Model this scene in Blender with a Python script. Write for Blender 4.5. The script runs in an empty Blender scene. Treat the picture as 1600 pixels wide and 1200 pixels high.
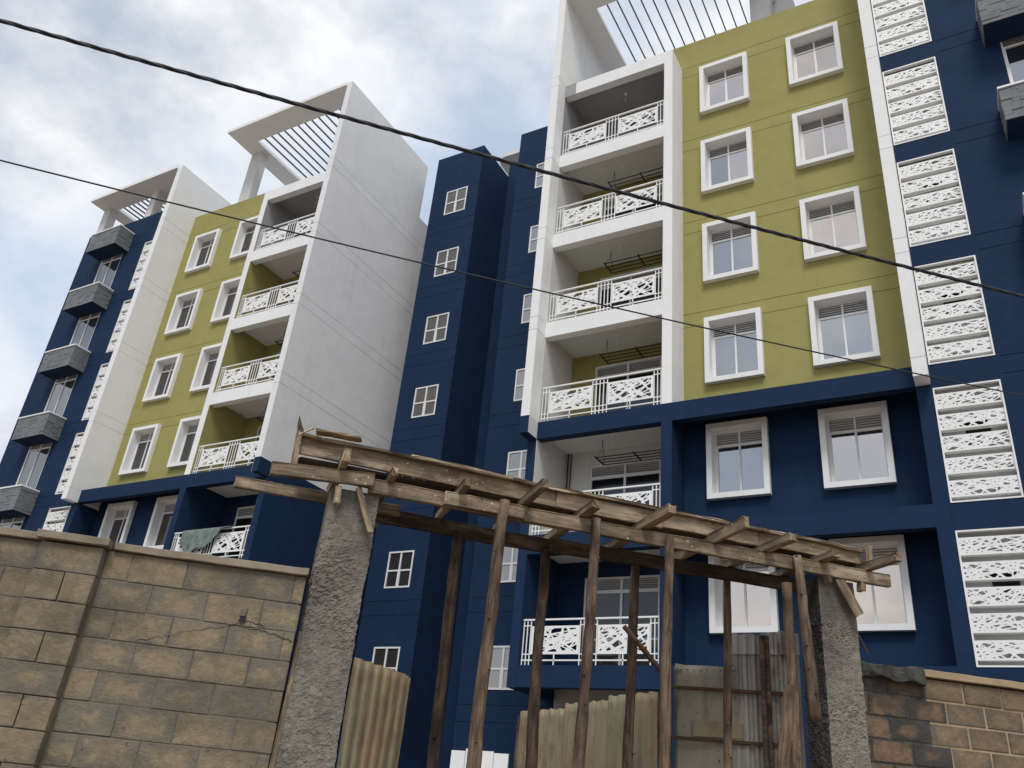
import bpy, bmesh, math, random
from mathutils import Vector, Matrix, noise
R_ = random.Random(7)
S = bpy.context.scene
# ------------------------------------------------------------------ camera
cam_d = bpy.data.cameras.new("camera"); cam = bpy.data.objects.new("camera", cam_d)
S.collection.objects.link(cam); S.camera = cam
CM = ((0.87244826, 0.48045132, 0.08944591), (-0.15306202, 0.44245096, -0.88363407), (-0.46411858, 0.75723423, 0.45955441))
cam.matrix_world = Matrix(((CM[0][0], -CM[1][0], -CM[2][0], 0), (CM[0][1], -CM[1][1], -CM[2][1], 0), (CM[0][2], -CM[1][2], -CM[2][2], 0), (0, 0, 0, 1)))
cam_d.sensor_width = 36; cam_d.lens = 1311.776 * 36 / 1600
cam_d.clip_start = 0.05; cam_d.clip_end = 2000
S.view_settings.view_transform = 'Standard'; S.view_settings.look = 'None'
S.view_settings.gamma = 1; S.view_settings.use_curve_mapping = False
S.view_settings.exposure = 0.56
# ------------------------------------------------------------------ sky and sun
SUN_DIR = Vector((0.25, -0.52, 0.82)).normalized()       # towards the sun
W = bpy.data.worlds.new("World"); S.world = W; W.use_nodes = True
nt = W.node_tree; nt.nodes.clear()
def wn(t, **k):
    n = nt.nodes.new(t)
    for a, b in k.items(): setattr(n, a, b)
    return n
wout = wn('ShaderNodeOutputWorld'); bg = wn('ShaderNodeBackground'); bg.inputs['Strength'].default_value = 0.1
sky = wn('ShaderNodeTexSky', sky_type='NISHITA'); sky.sun_disc = False
sky.sun_elevation = math.asin(SUN_DIR.z); sky.sun_rotation = math.atan2(SUN_DIR.x, SUN_DIR.y)
sky.air_density = 1.0; sky.dust_density = 2.0; sky.ozone_density = 1.5
tc = wn('ShaderNodeTexCoord'); mp = wn('ShaderNodeMapping')
mp.inputs['Scale'].default_value = (1, 1, 1.5); mp.inputs['Location'].default_value = (3.1, 0.4, 1.7)
nt.links.new(tc.outputs['Generated'], mp.inputs['Vector'])
n1 = wn('ShaderNodeTexNoise'); n1.inputs['Scale'].default_value = 2.3; n1.inputs['Detail'].default_value = 7; n1.inputs['Roughness'].default_value = 0.52
n1.inputs['Distortion'].default_value = 0.25
nt.links.new(mp.outputs[0], n1.inputs['Vector'])
r1 = wn('ShaderNodeValToRGB'); r1.color_ramp.elements[0].position = 0.28; r1.color_ramp.elements[1].position = 0.54
nt.links.new(n1.outputs['Fac'], r1.inputs['Fac'])
n2 = wn('ShaderNodeTexNoise'); n2.inputs['Scale'].default_value = 3.6; n2.inputs['Detail'].default_value = 6; n2.inputs['Roughness'].default_value = 0.58
mp2 = wn('ShaderNodeMapping'); mp2.inputs['Location'].default_value = (9.1, 2.2, 5.3); mp2.inputs['Scale'].default_value = (1, 1, 1.6)
nt.links.new(tc.outputs['Generated'], mp2.inputs['Vector']); nt.links.new(mp2.outputs[0], n2.inputs['Vector'])
r2 = wn('ShaderNodeValToRGB')
e = r2.color_ramp.elements; e[0].position = 0.39; e[0].color = (3.5, 3.95, 4.65, 1); e[1].position = 0.60; e[1].color = (6.7, 6.8, 6.9, 1)
m_ = e.new(0.5); m_.color = (5.15, 5.4, 5.8, 1)
nt.links.new(n2.outputs['Fac'], r2.inputs['Fac'])
blue = wn('ShaderNodeMixRGB'); blue.inputs['Fac'].default_value = 0.88; blue.inputs['Color2'].default_value = (3.6, 4.45, 5.8, 1)
nt.links.new(sky.outputs[0], blue.inputs['Color1'])
mx = wn('ShaderNodeMixRGB'); nt.links.new(r1.outputs[0], mx.inputs['Fac'])
nt.links.new(blue.outputs[0], mx.inputs['Color1']); nt.links.new(r2.outputs[0], mx.inputs['Color2'])
nt.links.new(mx.outputs[0], bg.inputs['Color']); nt.links.new(bg.outputs[0], wout.inputs['Surface'])
sd = bpy.data.lights.new("sun", 'SUN'); sd.energy = 1.5; sd.angle = math.radians(20); sd.color = (1, 0.975, 0.945)
so = bpy.data.objects.new("sun", sd); S.collection.objects.link(so)
so.rotation_euler = SUN_DIR.to_track_quat('Z', 'Y').to_euler()

# ------------------------------------------------------------------ materials
def nodes(name):
    m = bpy.data.materials.new(name); m.use_nodes = True
    t = m.node_tree; b = t.nodes['Principled BSDF']
    return m, t, b
def N(t, ty, **k):
    n = t.nodes.new(ty)
    for a, b in k.items(): setattr(n, a, b)
    return n
def noise_n(t, vec, scale, detail=4, rough=0.55, sc=(1, 1, 1), loc=(0, 0, 0)):
    mpn = N(t, 'ShaderNodeMapping'); mpn.inputs['Scale'].default_value = sc; mpn.inputs['Location'].default_value = loc
    t.links.new(vec, mpn.inputs['Vector'])
    n = N(t, 'ShaderNodeTexNoise'); n.inputs['Scale'].default_value = scale; n.inputs['Detail'].default_value = detail; n.inputs['Roughness'].default_value = rough
    t.links.new(mpn.outputs[0], n.inputs['Vector']); return n.outputs['Fac']
def ramp(t, fac, p0, p1, c0=(0, 0, 0, 1), c1=(1, 1, 1, 1)):
    r = N(t, 'ShaderNodeValToRGB'); e = r.color_ramp.elements
    e[0].position = p0; e[0].color = c0; e[1].position = p1; e[1].color = c1
    t.links.new(fac, r.inputs['Fac']); return r.outputs['Color']
def mix(t, fac, a, b, mode='MIX'):
    n = N(t, 'ShaderNodeMixRGB', blend_type=mode)
    for s, v in ((n.inputs['Fac'], fac), (n.inputs['Color1'], a), (n.inputs['Color2'], b)):
        if isinstance(v, (int, float)): s.default_value = v
        elif isinstance(v, tuple): s.default_value = v if len(v) == 4 else (*v, 1)
        else: t.links.new(v, s)
    return n.outputs['Color']
def bump(t, b, h, strength, dist):
    n = N(t, 'ShaderNodeBump'); n.inputs['Strength'].default_value = strength; n.inputs['Distance'].default_value = dist
    t.links.new(h, n.inputs['Height']); t.links.new(n.outputs[0], b.inputs['Normal'])
def sc(c, f): return tuple(x * f for x in c)
def plaster(name, col, rough=0.85, var=0.10, streak=0.12, bumpy=0.25, spec=0.3, stain=(0.30, 0.27, 0.22), stain_amt=0.0):
    m, t, b = nodes(name)
    g = N(t, 'ShaderNodeNewGeometry').outputs['Position']
    big = noise_n(t, g, 0.45, 5)
    c = mix(t, big, sc(col, 1 - var), sc(col, 1 + var))
    st = ramp(t, noise_n(t, g, 1.0, 5, 0.6, (2.2, 2.2, 0.12)), 0.52, 0.8)
    k = mix(t, streak, (0, 0, 0), st)
    c = mix(t, k, c, sc(stain, 0.6) if max(col) > .3 else sc(col, 1.9))
    if stain_amt:
        s2 = ramp(t, noise_n(t, g, 0.9, 8, 0.65, loc=(4, 1, 7)), 0.56, 0.72)
        c = mix(t, mix(t, stain_amt, (0, 0, 0), s2), c, stain)
    md = noise_n(t, g, 2.3, 7, 0.6, loc=(9, 2, 5)); c = mix(t, 0.5, c, mix(t, ramp(t, md, 0.35, 0.65), sc(col, 1 - var * .8), sc(col, 1 + var * .8)))
    sp = ramp(t, noise_n(t, g, 7, 3, 0.5), 0.70, 0.76)
    c = mix(t, mix(t, 0.25, (0, 0, 0), sp), c, sc(col, 0.62))
    t.links.new(c, b.inputs['Base Color'])
    b.inputs['Roughness'].default_value = rough; b.inputs['Specular IOR Level'].default_value = spec
    b1 = N(t, 'ShaderNodeBump'); b1.inputs['Strength'].default_value = 0.35; b1.inputs['Distance'].default_value = 0.06
    t.links.new(noise_n(t, g, 1.1, 3, 0.5), b1.inputs['Height'])
    b2 = N(t, 'ShaderNodeBump'); b2.inputs['Strength'].default_value = bumpy; b2.inputs['Distance'].default_value = 0.012
    t.links.new(noise_n(t, g, 28, 6, 0.6), b2.inputs['Height']); t.links.new(b1.outputs[0], b2.inputs['Normal']); t.links.new(b2.outputs[0], b.inputs['Normal'])
    return m
M = {}
M['white'] = plaster('white_plaster', (0.81, 0.81, 0.80), var=0.035, streak=0.2, stain_amt=0.1)
M['sidewhite'] = plaster('shaded_white_plaster', (0.76, 0.757, 0.752), var=0.05, streak=0.26, stain_amt=0.12)  # white plaster toned down, side shading of the left gable in the colour
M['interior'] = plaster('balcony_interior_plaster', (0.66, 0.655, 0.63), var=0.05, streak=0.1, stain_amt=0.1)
M['primer'] = plaster('grey_unpainted_render', (0.33, 0.33, 0.335), var=0.1, streak=0.2, stain_amt=0.2)
M['olive'] = plaster('olive_plaster', (0.32, 0.290, 0.102), var=0.10, streak=0.22, stain=(0.25, 0.21, 0.08), stain_amt=0.25)
M['blue'] = plaster('navy_plaster', (0.0095, 0.0265, 0.067), var=0.22, streak=0.35, rough=0.8, spec=0.16, stain=(0.02, 0.04, 0.085), stain_amt=0.4)
M['stonegrey'] = plaster('slate_cladding', (0.17, 0.18, 0.19), var=0.3, streak=0.1, rough=0.75, bumpy=0.7, stain=(0.3, 0.31, 0.32), stain_amt=0.35)
def simple(name, col, rough=0.5, metal=0.0, var=0.08, scale=6):
    m, t, b = nodes(name); g = N(t, 'ShaderNodeTexCoord').outputs['Object']
    t.links.new(mix(t, noise_n(t, g, scale, 4), sc(col, 1 - var), sc(col, 1 + var)), b.inputs['Base Color'])
    b.inputs['Roughness'].default_value = rough; b.inputs['Metallic'].default_value = metal
    return m
M['metalwhite'] = simple('white_enamel_metal', (0.82, 0.82, 0.80), 0.4)
M['pvc'] = simple('white_window_profile', (0.76, 0.76, 0.75), 0.35)
M['louvre'] = simple('white_louvre', (0.66, 0.66, 0.65), 0.5)
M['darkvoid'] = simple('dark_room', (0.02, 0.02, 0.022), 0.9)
M['darkmetal'] = simple('black_steel', (0.025, 0.025, 0.03), 0.5, 0.3)
M['bar'] = simple('dark_pergola_steel', (0.05, 0.04, 0.06), 0.5, 0.3)
M['cable'] = simple('black_cable_sheath', (0.012, 0.013, 0.02), 0.55)
M['rust'] = simple('rusty_steel', (0.10, 0.055, 0.035), 0.8, 0.2, 0.4, 9)
def glass(name, tint, refl, body, rough=0.03):
    m = bpy.data.materials.new(name); m.use_nodes = True; t = m.node_tree; t.nodes.clear()
    o = N(t, 'ShaderNodeOutputMaterial'); mixs = N(t, 'ShaderNodeMixShader'); gl = N(t, 'ShaderNodeBsdfGlossy'); d = N(t, 'ShaderNodeBsdfPrincipled')
    d.inputs['Base Color'].default_value = (*body, 1); d.inputs['Roughness'].default_value = 0.1
    gl.inputs['Color'].default_value = (*tint, 1); gl.inputs['Roughness'].default_value = rough
    lw = N(t, 'ShaderNodeLayerWeight'); lw.inputs['Blend'].default_value = 0.25
    mr = N(t, 'ShaderNodeMapRange'); mr.inputs['To Min'].default_value = refl; mr.inputs['To Max'].default_value = min(1, refl + 0.35)
    t.links.new(lw.outputs['Fresnel'], mr.inputs['Value']); t.links.new(mr.outputs[0], mixs.inputs['Fac'])
    tcn = N(t, 'ShaderNodeTexCoord'); nn = noise_n(t, tcn.outputs['Object'], 1.3, 1)
    bp_ = N(t, 'ShaderNodeBump'); bp_.inputs['Strength'].default_value = 0.12; bp_.inputs['Distance'].default_value = 0.02
    t.links.new(nn, bp_.inputs['Height']); t.links.new(bp_.outputs[0], gl.inputs['Normal'])
    t.links.new(d.outputs[0], mixs.inputs[1]); t.links.new(gl.outputs[0], mixs.inputs[2]); t.links.new(mixs.outputs[0], o.inputs['Surface'])
    return m
M['glass_bright'] = glass('warm_reflection_glass', (1.0, 0.86, 0.74), 0.68, (0.05, 0.045, 0.04))  # warm sky reflection put into the glass tint
M['glass_cool'] = glass('grey_reflective_glass', (0.84, 0.82, 0.80), 0.5, (0.03, 0.032, 0.035))
M['glass_dark'] = glass('dark_bronze_glass', (0.6, 0.55, 0.52), 0.05, (0.035, 0.032, 0.032))
M['glass_grey'] = glass('slate_tinted_glass', (0.65, 0.7, 0.78), 0.2, (0.04, 0.045, 0.05))
M['glass_frost'] = glass('frosted_bathroom_glass', (0.7, 0.68, 0.66), 0.07, (0.10, 0.095, 0.088), 0.2)
M['glass_pale'] = glass('pale_frosted_glass', (0.8, 0.8, 0.8), 0.15, (0.25, 0.25, 0.245), 0.2)
M['glass_door'] = glass('dark_door_glass', (0.6, 0.62, 0.64), 0.03, (0.01, 0.01, 0.012), 0.01)
def wood(name, col, dark, splash=0.0, ring=1.0):
    m, t, b = nodes(name); g = N(t, 'ShaderNodeTexCoord').outputs['Object']
    oi = N(t, 'ShaderNodeObjectInfo')
    add = N(t, 'ShaderNodeVectorMath', operation='ADD'); t.links.new(g, add.inputs[0])
    cmb = N(t, 'ShaderNodeCombineXYZ'); mu = N(t, 'ShaderNodeMath', operation='MULTIPLY'); mu.inputs[1].default_value = 31
    t.links.new(oi.outputs['Random'], mu.inputs[0]); t.links.new(mu.outputs[0], cmb.inputs[0]); t.links.new(mu.outputs[0], cmb.inputs[1]); t.links.new(cmb.outputs[0], add.inputs[1])
    v = add.outputs[0]
    gr = noise_n(t, v, 9, 7, 0.65, (0.35, 6, 6))
    c = mix(t, ramp(t, gr, 0.32, 0.68), dark, col)
    blot = ramp(t, noise_n(t, v, 3.2, 8, 0.72, (.6, 2, 2)), 0.42, 0.62)
    c = mix(t, mix(t, 0.85, (0, 0, 0), blot), c, sc(dark, 0.6))
    c = mix(t, ramp(t, noise_n(t, v, 2.1, 7, 0.7, (.5, 2, 2), (7, 3, 1)), 0.52, 0.7), c, tuple(min(1, x * 1.35 + .03) for x in col))
    c = mix(t, ramp(t, noise_n(t, v, 13, 2), 0.72, 0.76), c, sc(dark, 0.35))
    if splash:
        vo = N(t, 'ShaderNodeTexVoronoi'); vo.inputs['Scale'].default_value = 16; t.links.new(v, vo.inputs['Vector'])
        dots = ramp(t, vo.outputs['Distance'], 0.10, 0.15, (1, 1, 1, 1), (0, 0, 0, 1))
        gate = ramp(t, noise_n(t, v, 3, 3, 0.6, loc=(5, 5, 5)), 0.5, 0.56)
        c = mix(t, mix(t, gate, (0, 0, 0), dots), c, (0.6, 0.58, 0.52))
    # per-object tint
    br = N(t, 'ShaderNodeMapRange'); br.inputs['To Min'].default_value = 0.78; br.inputs['To Max'].default_value = 1.18
    t.links.new(oi.outputs['Random'], br.inputs['Value'])
    hs = N(t, 'ShaderNodeHueSaturation'); t.links.new(br.outputs[0], hs.inputs['Value']); t.links.new(c, hs.inputs['Color'])
    t.links.new(hs.outputs[0], b.inputs['Base Color']); b.inputs['Roughness'].default_value = 0.85; b.inputs['Specular IOR Level'].default_value = 0.2
    bump(t, b, gr, 0.6, 0.006); return m
M['wood'] = wood('weathered_formwork_timber', (0.40, 0.31, 0.21), (0.16, 0.12, 0.082), 0.7)
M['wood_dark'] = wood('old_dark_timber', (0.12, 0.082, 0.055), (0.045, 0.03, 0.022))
M['wood_fresh'] = wood('splintered_pale_wood', (0.62, 0.48, 0.29), (0.35, 0.25, 0.15))
M['pole'] = wood('stripped_pole_wood', (0.27, 0.195, 0.135), (0.075, 0.048, 0.034))
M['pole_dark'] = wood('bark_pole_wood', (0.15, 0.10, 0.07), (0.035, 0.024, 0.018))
def block_mat(name, core, mort, edge=0.5):
    m, t, b = nodes(name); g = N(t, 'ShaderNodeTexCoord').outputs['Object']; oi = N(t, 'ShaderNodeObjectInfo')
    pos = N(t, 'ShaderNodeNewGeometry').outputs['Position']
    sx = N(t, 'ShaderNodeSeparateXYZ'); t.links.new(g, sx.inputs[0])
    def absn(o, k):
        a = N(t, 'ShaderNodeMath', operation='ABSOLUTE'); t.links.new(o, a.inputs[0])
        q = N(t, 'ShaderNodeMath', operation='MULTIPLY'); t.links.new(a.outputs[0], q.inputs[0]); q.inputs[1].default_value = k; return q.outputs[0]
    mxn = N(t, 'ShaderNodeMath', operation='MAXIMUM'); t.links.new(absn(sx.outputs[0], 1 / 0.2), mxn.inputs[0]); t.links.new(absn(sx.outputs[2], 1 / 0.1), mxn.inputs[1])
    nz = N(t, 'ShaderNodeMath', operation='MULTIPLY_ADD'); nz.inputs[1].default_value = 1.9; t.links.new(noise_n(t, pos, 7.5, 9, 0.68), nz.inputs[0]); t.links.new(mxn.outputs[0], nz.inputs[2])
    rr = N(t, 'ShaderNodeMath', operation='MULTIPLY_ADD'); rr.inputs[1].default_value = -0.75; t.links.new(oi.outputs['Random'], rr.inputs[0]); t.links.new(nz.outputs[0], rr.inputs[2])
    hf = N(t, 'ShaderNodeMath', operation='MULTIPLY'); hf.inputs[1].default_value = .4; t.links.new(rr.outputs[0], hf.inputs[0]); f = ramp(t, hf.outputs[0], (1.40 - edge * .35) * .4, (1.78 - edge * .35) * .4)
    cc = mix(t, ramp(t, noise_n(t, pos, 11, 6, 0.7), 0.35, 0.7), sc(core, 0.78), sc(core, 1.15))
    mc = mix(t, ramp(t, noise_n(t, pos, 3.0, 6, 0.65), 0.3, 0.7), sc(mort, 0.7), sc(mort, 1.2))
    c = mix(t, f, cc, mc)
    damp = ramp(t, noise_n(t, pos, 1.5, 8, 0.68, (1, 1, 1.3), (3, 8, 1)), 0.44, 0.62)
    c = mix(t, mix(t, 0.6, (0, 0, 0), damp), c, sc(mort, 0.6))
    pit = ramp(t, noise_n(t, pos, 26, 2, 0.5), 0.70, 0.74)
    c = mix(t, mix(t, 0.55, (0, 0, 0), pit), c, (0.07, 0.055, 0.04))
    t.links.new(c, b.inputs['Base Color']); b.inputs['Roughness'].default_value = 0.95; b.inputs['Specular IOR Level'].default_value = 0.1
    bump(t, b, noise_n(t, pos, 24, 9, 0.75), 1.0, 0.02); return m
M['block'] = block_mat('tan_stone_block', (0.32, 0.258, 0.168), (0.21, 0.186, 0.147), 0.85)
M['block_r'] = block_mat('yellow_stone_block', (0.27, 0.20, 0.125), (0.18, 0.15, 0.115), 0.3)
M['block_wet'] = block_mat('damp_cement_block', (0.22, 0.15, 0.10), (0.085, 0.08, 0.072), 1.2)
def rough_mat(name, a, bcol, scale=9, bs=1.0, dist=0.02):
    m, t, b = nodes(name); pos = N(t, 'ShaderNodeNewGeometry').outputs['Position']
    h = noise_n(t, pos, scale, 9, 0.72)
    c = mix(t, ramp(t, h, 0.34, 0.68), a, bcol)
    c = mix(t, ramp(t, noise_n(t, pos, 1.6, 5, 0.6), 0.42, 0.7), c, sc(a, 0.75))
    t.links.new(c, b.inputs['Base Color']); b.inputs['Roughness'].default_value = 0.97; b.inputs['Specular IOR Level'].default_value = 0.1
    bump(t, b, noise_n(t, pos, scale * 4, 8, 0.75), bs, dist); return m
M['roughcast'] = rough_mat('roughcast_cement', (0.20, 0.182, 0.152), (0.38, 0.35, 0.295), 22, 1.0, 0.02)
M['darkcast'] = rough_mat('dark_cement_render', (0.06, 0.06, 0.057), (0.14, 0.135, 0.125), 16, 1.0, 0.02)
M['mortar'] = rough_mat('grey_mortar', (0.15, 0.132, 0.105), (0.23, 0.20, 0.16), 6, 0.6, 0.01)
M['wetmortar'] = rough_mat('dark_wet_mortar', (0.045, 0.045, 0.043), (0.12, 0.12, 0.11), 10, 1.0, 0.02)
M['coping'] = rough_mat('cement_coping', (0.25, 0.21, 0.155), (0.37, 0.31, 0.23), 5, 0.5, 0.008)
M['coping_r'] = rough_mat('tan_cement_coping', (0.33, 0.245, 0.15), (0.46, 0.35, 0.22), 5, 0.5, 0.008)
M['earth'] = rough_mat('murram_earth', (0.22, 0.17, 0.13), (0.34, 0.28, 0.23), 1.5, 0.5, 0.03)
def sheet_mat(name, a, b2, rustc, ramt=0.5, metal=0.2):
    m, t, b = nodes(name); g = N(t, 'ShaderNodeTexCoord').outputs['Object']
    c = mix(t, ramp(t, noise_n(t, g, 2.2, 5, 0.6, (3.0, 3.0, 0.35)), 0.38, 0.62), a, b2)
    c = mix(t, mix(t, ramt, (0, 0, 0), ramp(t, noise_n(t, g, 3.1, 8, 0.72, (1.5, 1.5, 0.8), (2, 3, 4)), 0.50, 0.66)), c, rustc)
    c = mix(t, ramp(t, noise_n(t, g, 17, 2, 0.5), 0.72, 0.76), c, (0.05, 0.04, 0.03))
    t.links.new(c, b.inputs['Base Color']); b.inputs['Roughness'].default_value = 0.55; b.inputs['Metallic'].default_value = metal
    bump(t, b, noise_n(t, g, 6, 5), 0.3, 0.01); return m
M['sheet_tan'] = sheet_mat('faded_tan_iron_sheet', (0.31, 0.222, 0.128), (0.225, 0.205, 0.13), (0.15, 0.09, 0.055), 0.7)
M['sheet_grey'] = sheet_mat('dull_grey_iron_sheet', (0.23, 0.21, 0.16), (0.29, 0.265, 0.20), (0.15, 0.085, 0.05), 0.55, 0.25)
M['sheet_rusty'] = sheet_mat('rust_streaked_zinc_sheet', (0.34, 0.33, 0.30), (0.24, 0.21, 0.18), (0.10, 0.06, 0.045), 0.75, 0.35)
M['sheet_zinc'] = sheet_mat('bleached_zinc_sheet', (0.46, 0.46, 0.44), (0.36, 0.34, 0.31), (0.12, 0.07, 0.05), 0.8, 0.35)
M['tarp'] = sheet_mat('dirty_green_tarpaulin', (0.09, 0.13, 0.11), (0.16, 0.20, 0.175), (0.22, 0.24, 0.20), 0.4, 0.0)
M['leaf'] = simple('dark_leaf', (0.045, 0.075, 0.02), 0.6, 0, 0.4, 3)
M['bark'] = rough_mat('tree_bark', (0.09, 0.06, 0.04), (0.18, 0.13, 0.09), 6)

# ------------------------------------------------------------------ object helpers
C = S.collection
WL = {}
def link(o, wloc, parent=None):
    C.objects.link(o); wloc = Vector(wloc); WL[o.name] = wloc
    if parent is not None:
        o.parent = parent; o.location = wloc - WL[parent.name]
    else: o.location = wloc
    return o
def thing(name, label, cat, loc, group=None):
    o = bpy.data.objects.new(name, None); o.empty_display_size = .2
    link(o, loc); o['label'] = label; o['category'] = cat
    if group: o['group'] = group
    return o
def tag(o, label, cat, group=None):
    o['label'] = label; o['category'] = cat
    if group: o['group'] = group
    return o
def box_v(a, b):
    x0, y0, z0 = a; x1, y1, z1 = b
    if x1 < x0: x0, x1 = x1, x0
    v = [(x0, y0, z0), (x1, y0, z0), (x1, y1, z0), (x0, y1, z0), (x0, y0, z1), (x1, y0, z1), (x1, y1, z1), (x0, y1, z1)]
    f = [(0, 3, 2, 1), (4, 5, 6, 7), (0, 1, 5, 4), (1, 2, 6, 5), (2, 3, 7, 6), (3, 0, 4, 7)]
    return v, f
class MB:
    def __init__(s): s.v = []; s.f = []
    def add(s, v, f):
        n = len(s.v); s.v += [tuple(p) for p in v]; s.f += [tuple(i + n for i in q) for q in f]; return s
    def box(s, x0, x1, y0, y1, z0, z1): return s.add(*box_v((x0, y0, z0), (x1, y1, z1)))
    def tube(s, pts, r, seg=8, cap=True):
        rings = []; n0 = len(s.v)
        for i, p in enumerate(pts):
            p = Vector(p); d = (Vector(pts[min(i + 1, len(pts) - 1)]) - Vector(pts[max(i - 1, 0)])).normalized()
            a = d.cross(Vector((0, 0, 1)) if abs(d.z) < .9 else Vector((1, 0, 0))).normalized(); b = d.cross(a)
            rr = r[i] if isinstance(r, (list, tuple)) else r
            for k in range(seg):
                t = 2 * math.pi * k / seg; s.v.append(tuple(p + (a * math.cos(t) + b * math.sin(t)) * rr))
        for i in range(len(pts) - 1):
            for k in range(seg):
                a0 = n0 + i * seg + k; a1 = n0 + i * seg + (k + 1) % seg
                s.f.append((a0, a1, a1 + seg, a0 + seg))
        if cap:
            s.f.append(tuple(n0 + k for k in range(seg))[::-1]); s.f.append(tuple(n0 + (len(pts) - 1) * seg + k for k in range(seg)))
        return s
    def mesh(s, name, mat, org=(0, 0, 0), smooth=False):
        me = bpy.data.meshes.new(name)
        me.from_pydata([(p[0] - org[0], p[1] - org[1], p[2] - org[2]) for p in s.v], [], s.f)
        me.materials.append(mat); me.validate()
        bm = bmesh.new(); bm.from_mesh(me); bmesh.ops.recalc_face_normals(bm, faces=bm.faces); bm.to_mesh(me); bm.free()
        if smooth:
            for p in me.polygons: p.use_smooth = True
        return me
    def obj(s, name, mat, parent=None, org=None, smooth=False):
        if org is None: org = WL[parent.name] if parent is not None else Vector(s.v[0])
        me = s.mesh(name, mat, org, smooth)
        return link(bpy.data.objects.new(name, me), org, parent)
def inst(name, me, wloc, parent, rot=None):
    o = bpy.data.objects.new(name, me); link(o, wloc, parent)
    if rot is not None: o.rotation_euler = rot
    return o
def bevel(o, w, seg=1):
    m = o.modifiers.new('bevel', 'BEVEL'); m.width = w; m.segments = seg; m.limit_method = 'ANGLE'; return o

# laser cut lattice panel: rectangle w x h (centred, in XZ), thickness th
def lattice(w, h, th, border, nl, strip, seed, mat, name='lattice_panel'):
    rnd = random.Random(seed)
    x0, x1, z0, z1 = -w / 2, w / 2, -h / 2, h / 2
    ix0, ix1, iz0, iz1 = x0 + border, x1 - border, z0 + border, z1 - border
    cells = [[(ix0, iz0), (ix1, iz0), (ix1, iz1), (ix0, iz1)]]
    for _ in range(nl):
        px, pz = rnd.uniform(ix0, ix1), rnd.uniform(iz0, iz1)
        a = rnd.choice([rnd.uniform(.3, .9), rnd.uniform(-.9, -.25), rnd.uniform(-1.5, 1.5), rnd.uniform(.1, .5)])
        nx, nz = -math.sin(a), math.cos(a); out = []
        for c in cells:
            A, B = [], []
            for i in range(len(c)):
                p, q = c[i], c[(i + 1) % len(c)]
                dp = (p[0] - px) * nx + (p[1] - pz) * nz; dq = (q[0] - px) * nx + (q[1] - pz) * nz
                (A if dp >= 0 else B).append(p)
                if dp * dq < 0:
                    t = dp / (dp - dq); r = (p[0] + (q[0] - p[0]) * t, p[1] + (q[1] - p[1]) * t); A.append(r); B.append(r)
            # lines stop at random cells so that the pattern reads as shards
            if len(A) >= 3 and len(B) >= 3 and rnd.random() < .88: out += [A, B]
            else: out.append(c)
        cells = out
    mb = MB()
    for c in cells:
        cx = sum(p[0] for p in c) / len(c); cz = sum(p[1] for p in c) / len(c)
        rin = 9
        for i in range(len(c)):
            p, q = c[i], c[(i + 1) % len(c)]; L = math.hypot(q[0] - p[0], q[1] - p[1])
            if L < 1e-6: continue
            rin = min(rin, abs((cx - p[0]) * (q[1] - p[1]) - (cz - p[1]) * (q[0] - p[0])) / L)
        n = len(c); k = 1 - strip / max(rin, 1e-6)
        n0 = len(mb.v)
        if k < .22:
            mb.v += [(p[0], -th / 2, p[1]) for p in c] + [(p[0], th / 2, p[1]) for p in c]
            mb.f += [tuple(n0 + i for i in range(n)), tuple(n0 + n + i for i in range(n))[::-1]]; continue
        inn = [(cx + (p[0] - cx) * k, cz + (p[1] - cz) * k) for p in c]
        for y in (-th / 2, th / 2):
            mb.v += [(p[0], y, p[1]) for p in c] + [(p[0], y, p[1]) for p in inn]
        for i in range(n):
            j = (i + 1) % n
            mb.f += [(n0 + i, n0 + j, n0 + n + j, n0 + n + i), (n0 + 2 * n + i, n0 + 3 * n + i, n0 + 3 * n + j, n0 + 2 * n + j),
                     (n0 + n + i, n0 + n + j, n0 + 3 * n + j, n0 + 3 * n + i)]
    mb.box(x0, ix0, -th / 2, th / 2, z0, z1); mb.box(ix1, x1, -th / 2, th / 2, z0, z1)
    mb.box(ix0, ix1, -th / 2, th / 2, z0, iz0); mb.box(ix0, ix1, -th / 2, th / 2, iz1, z1)
    return mb.mesh(name, mat)
RAILP = [lattice(1.2, .62, .012, .04, 30, .0115, s_, M['metalwhite'], 'rail_panel') for s_ in (3, 11)]
SCRP = [lattice(1.2, .335, .012, .026, 36, .0088, s_, M['metalwhite'], 'screen_panel') for s_ in (5, 8, 21)]

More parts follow.
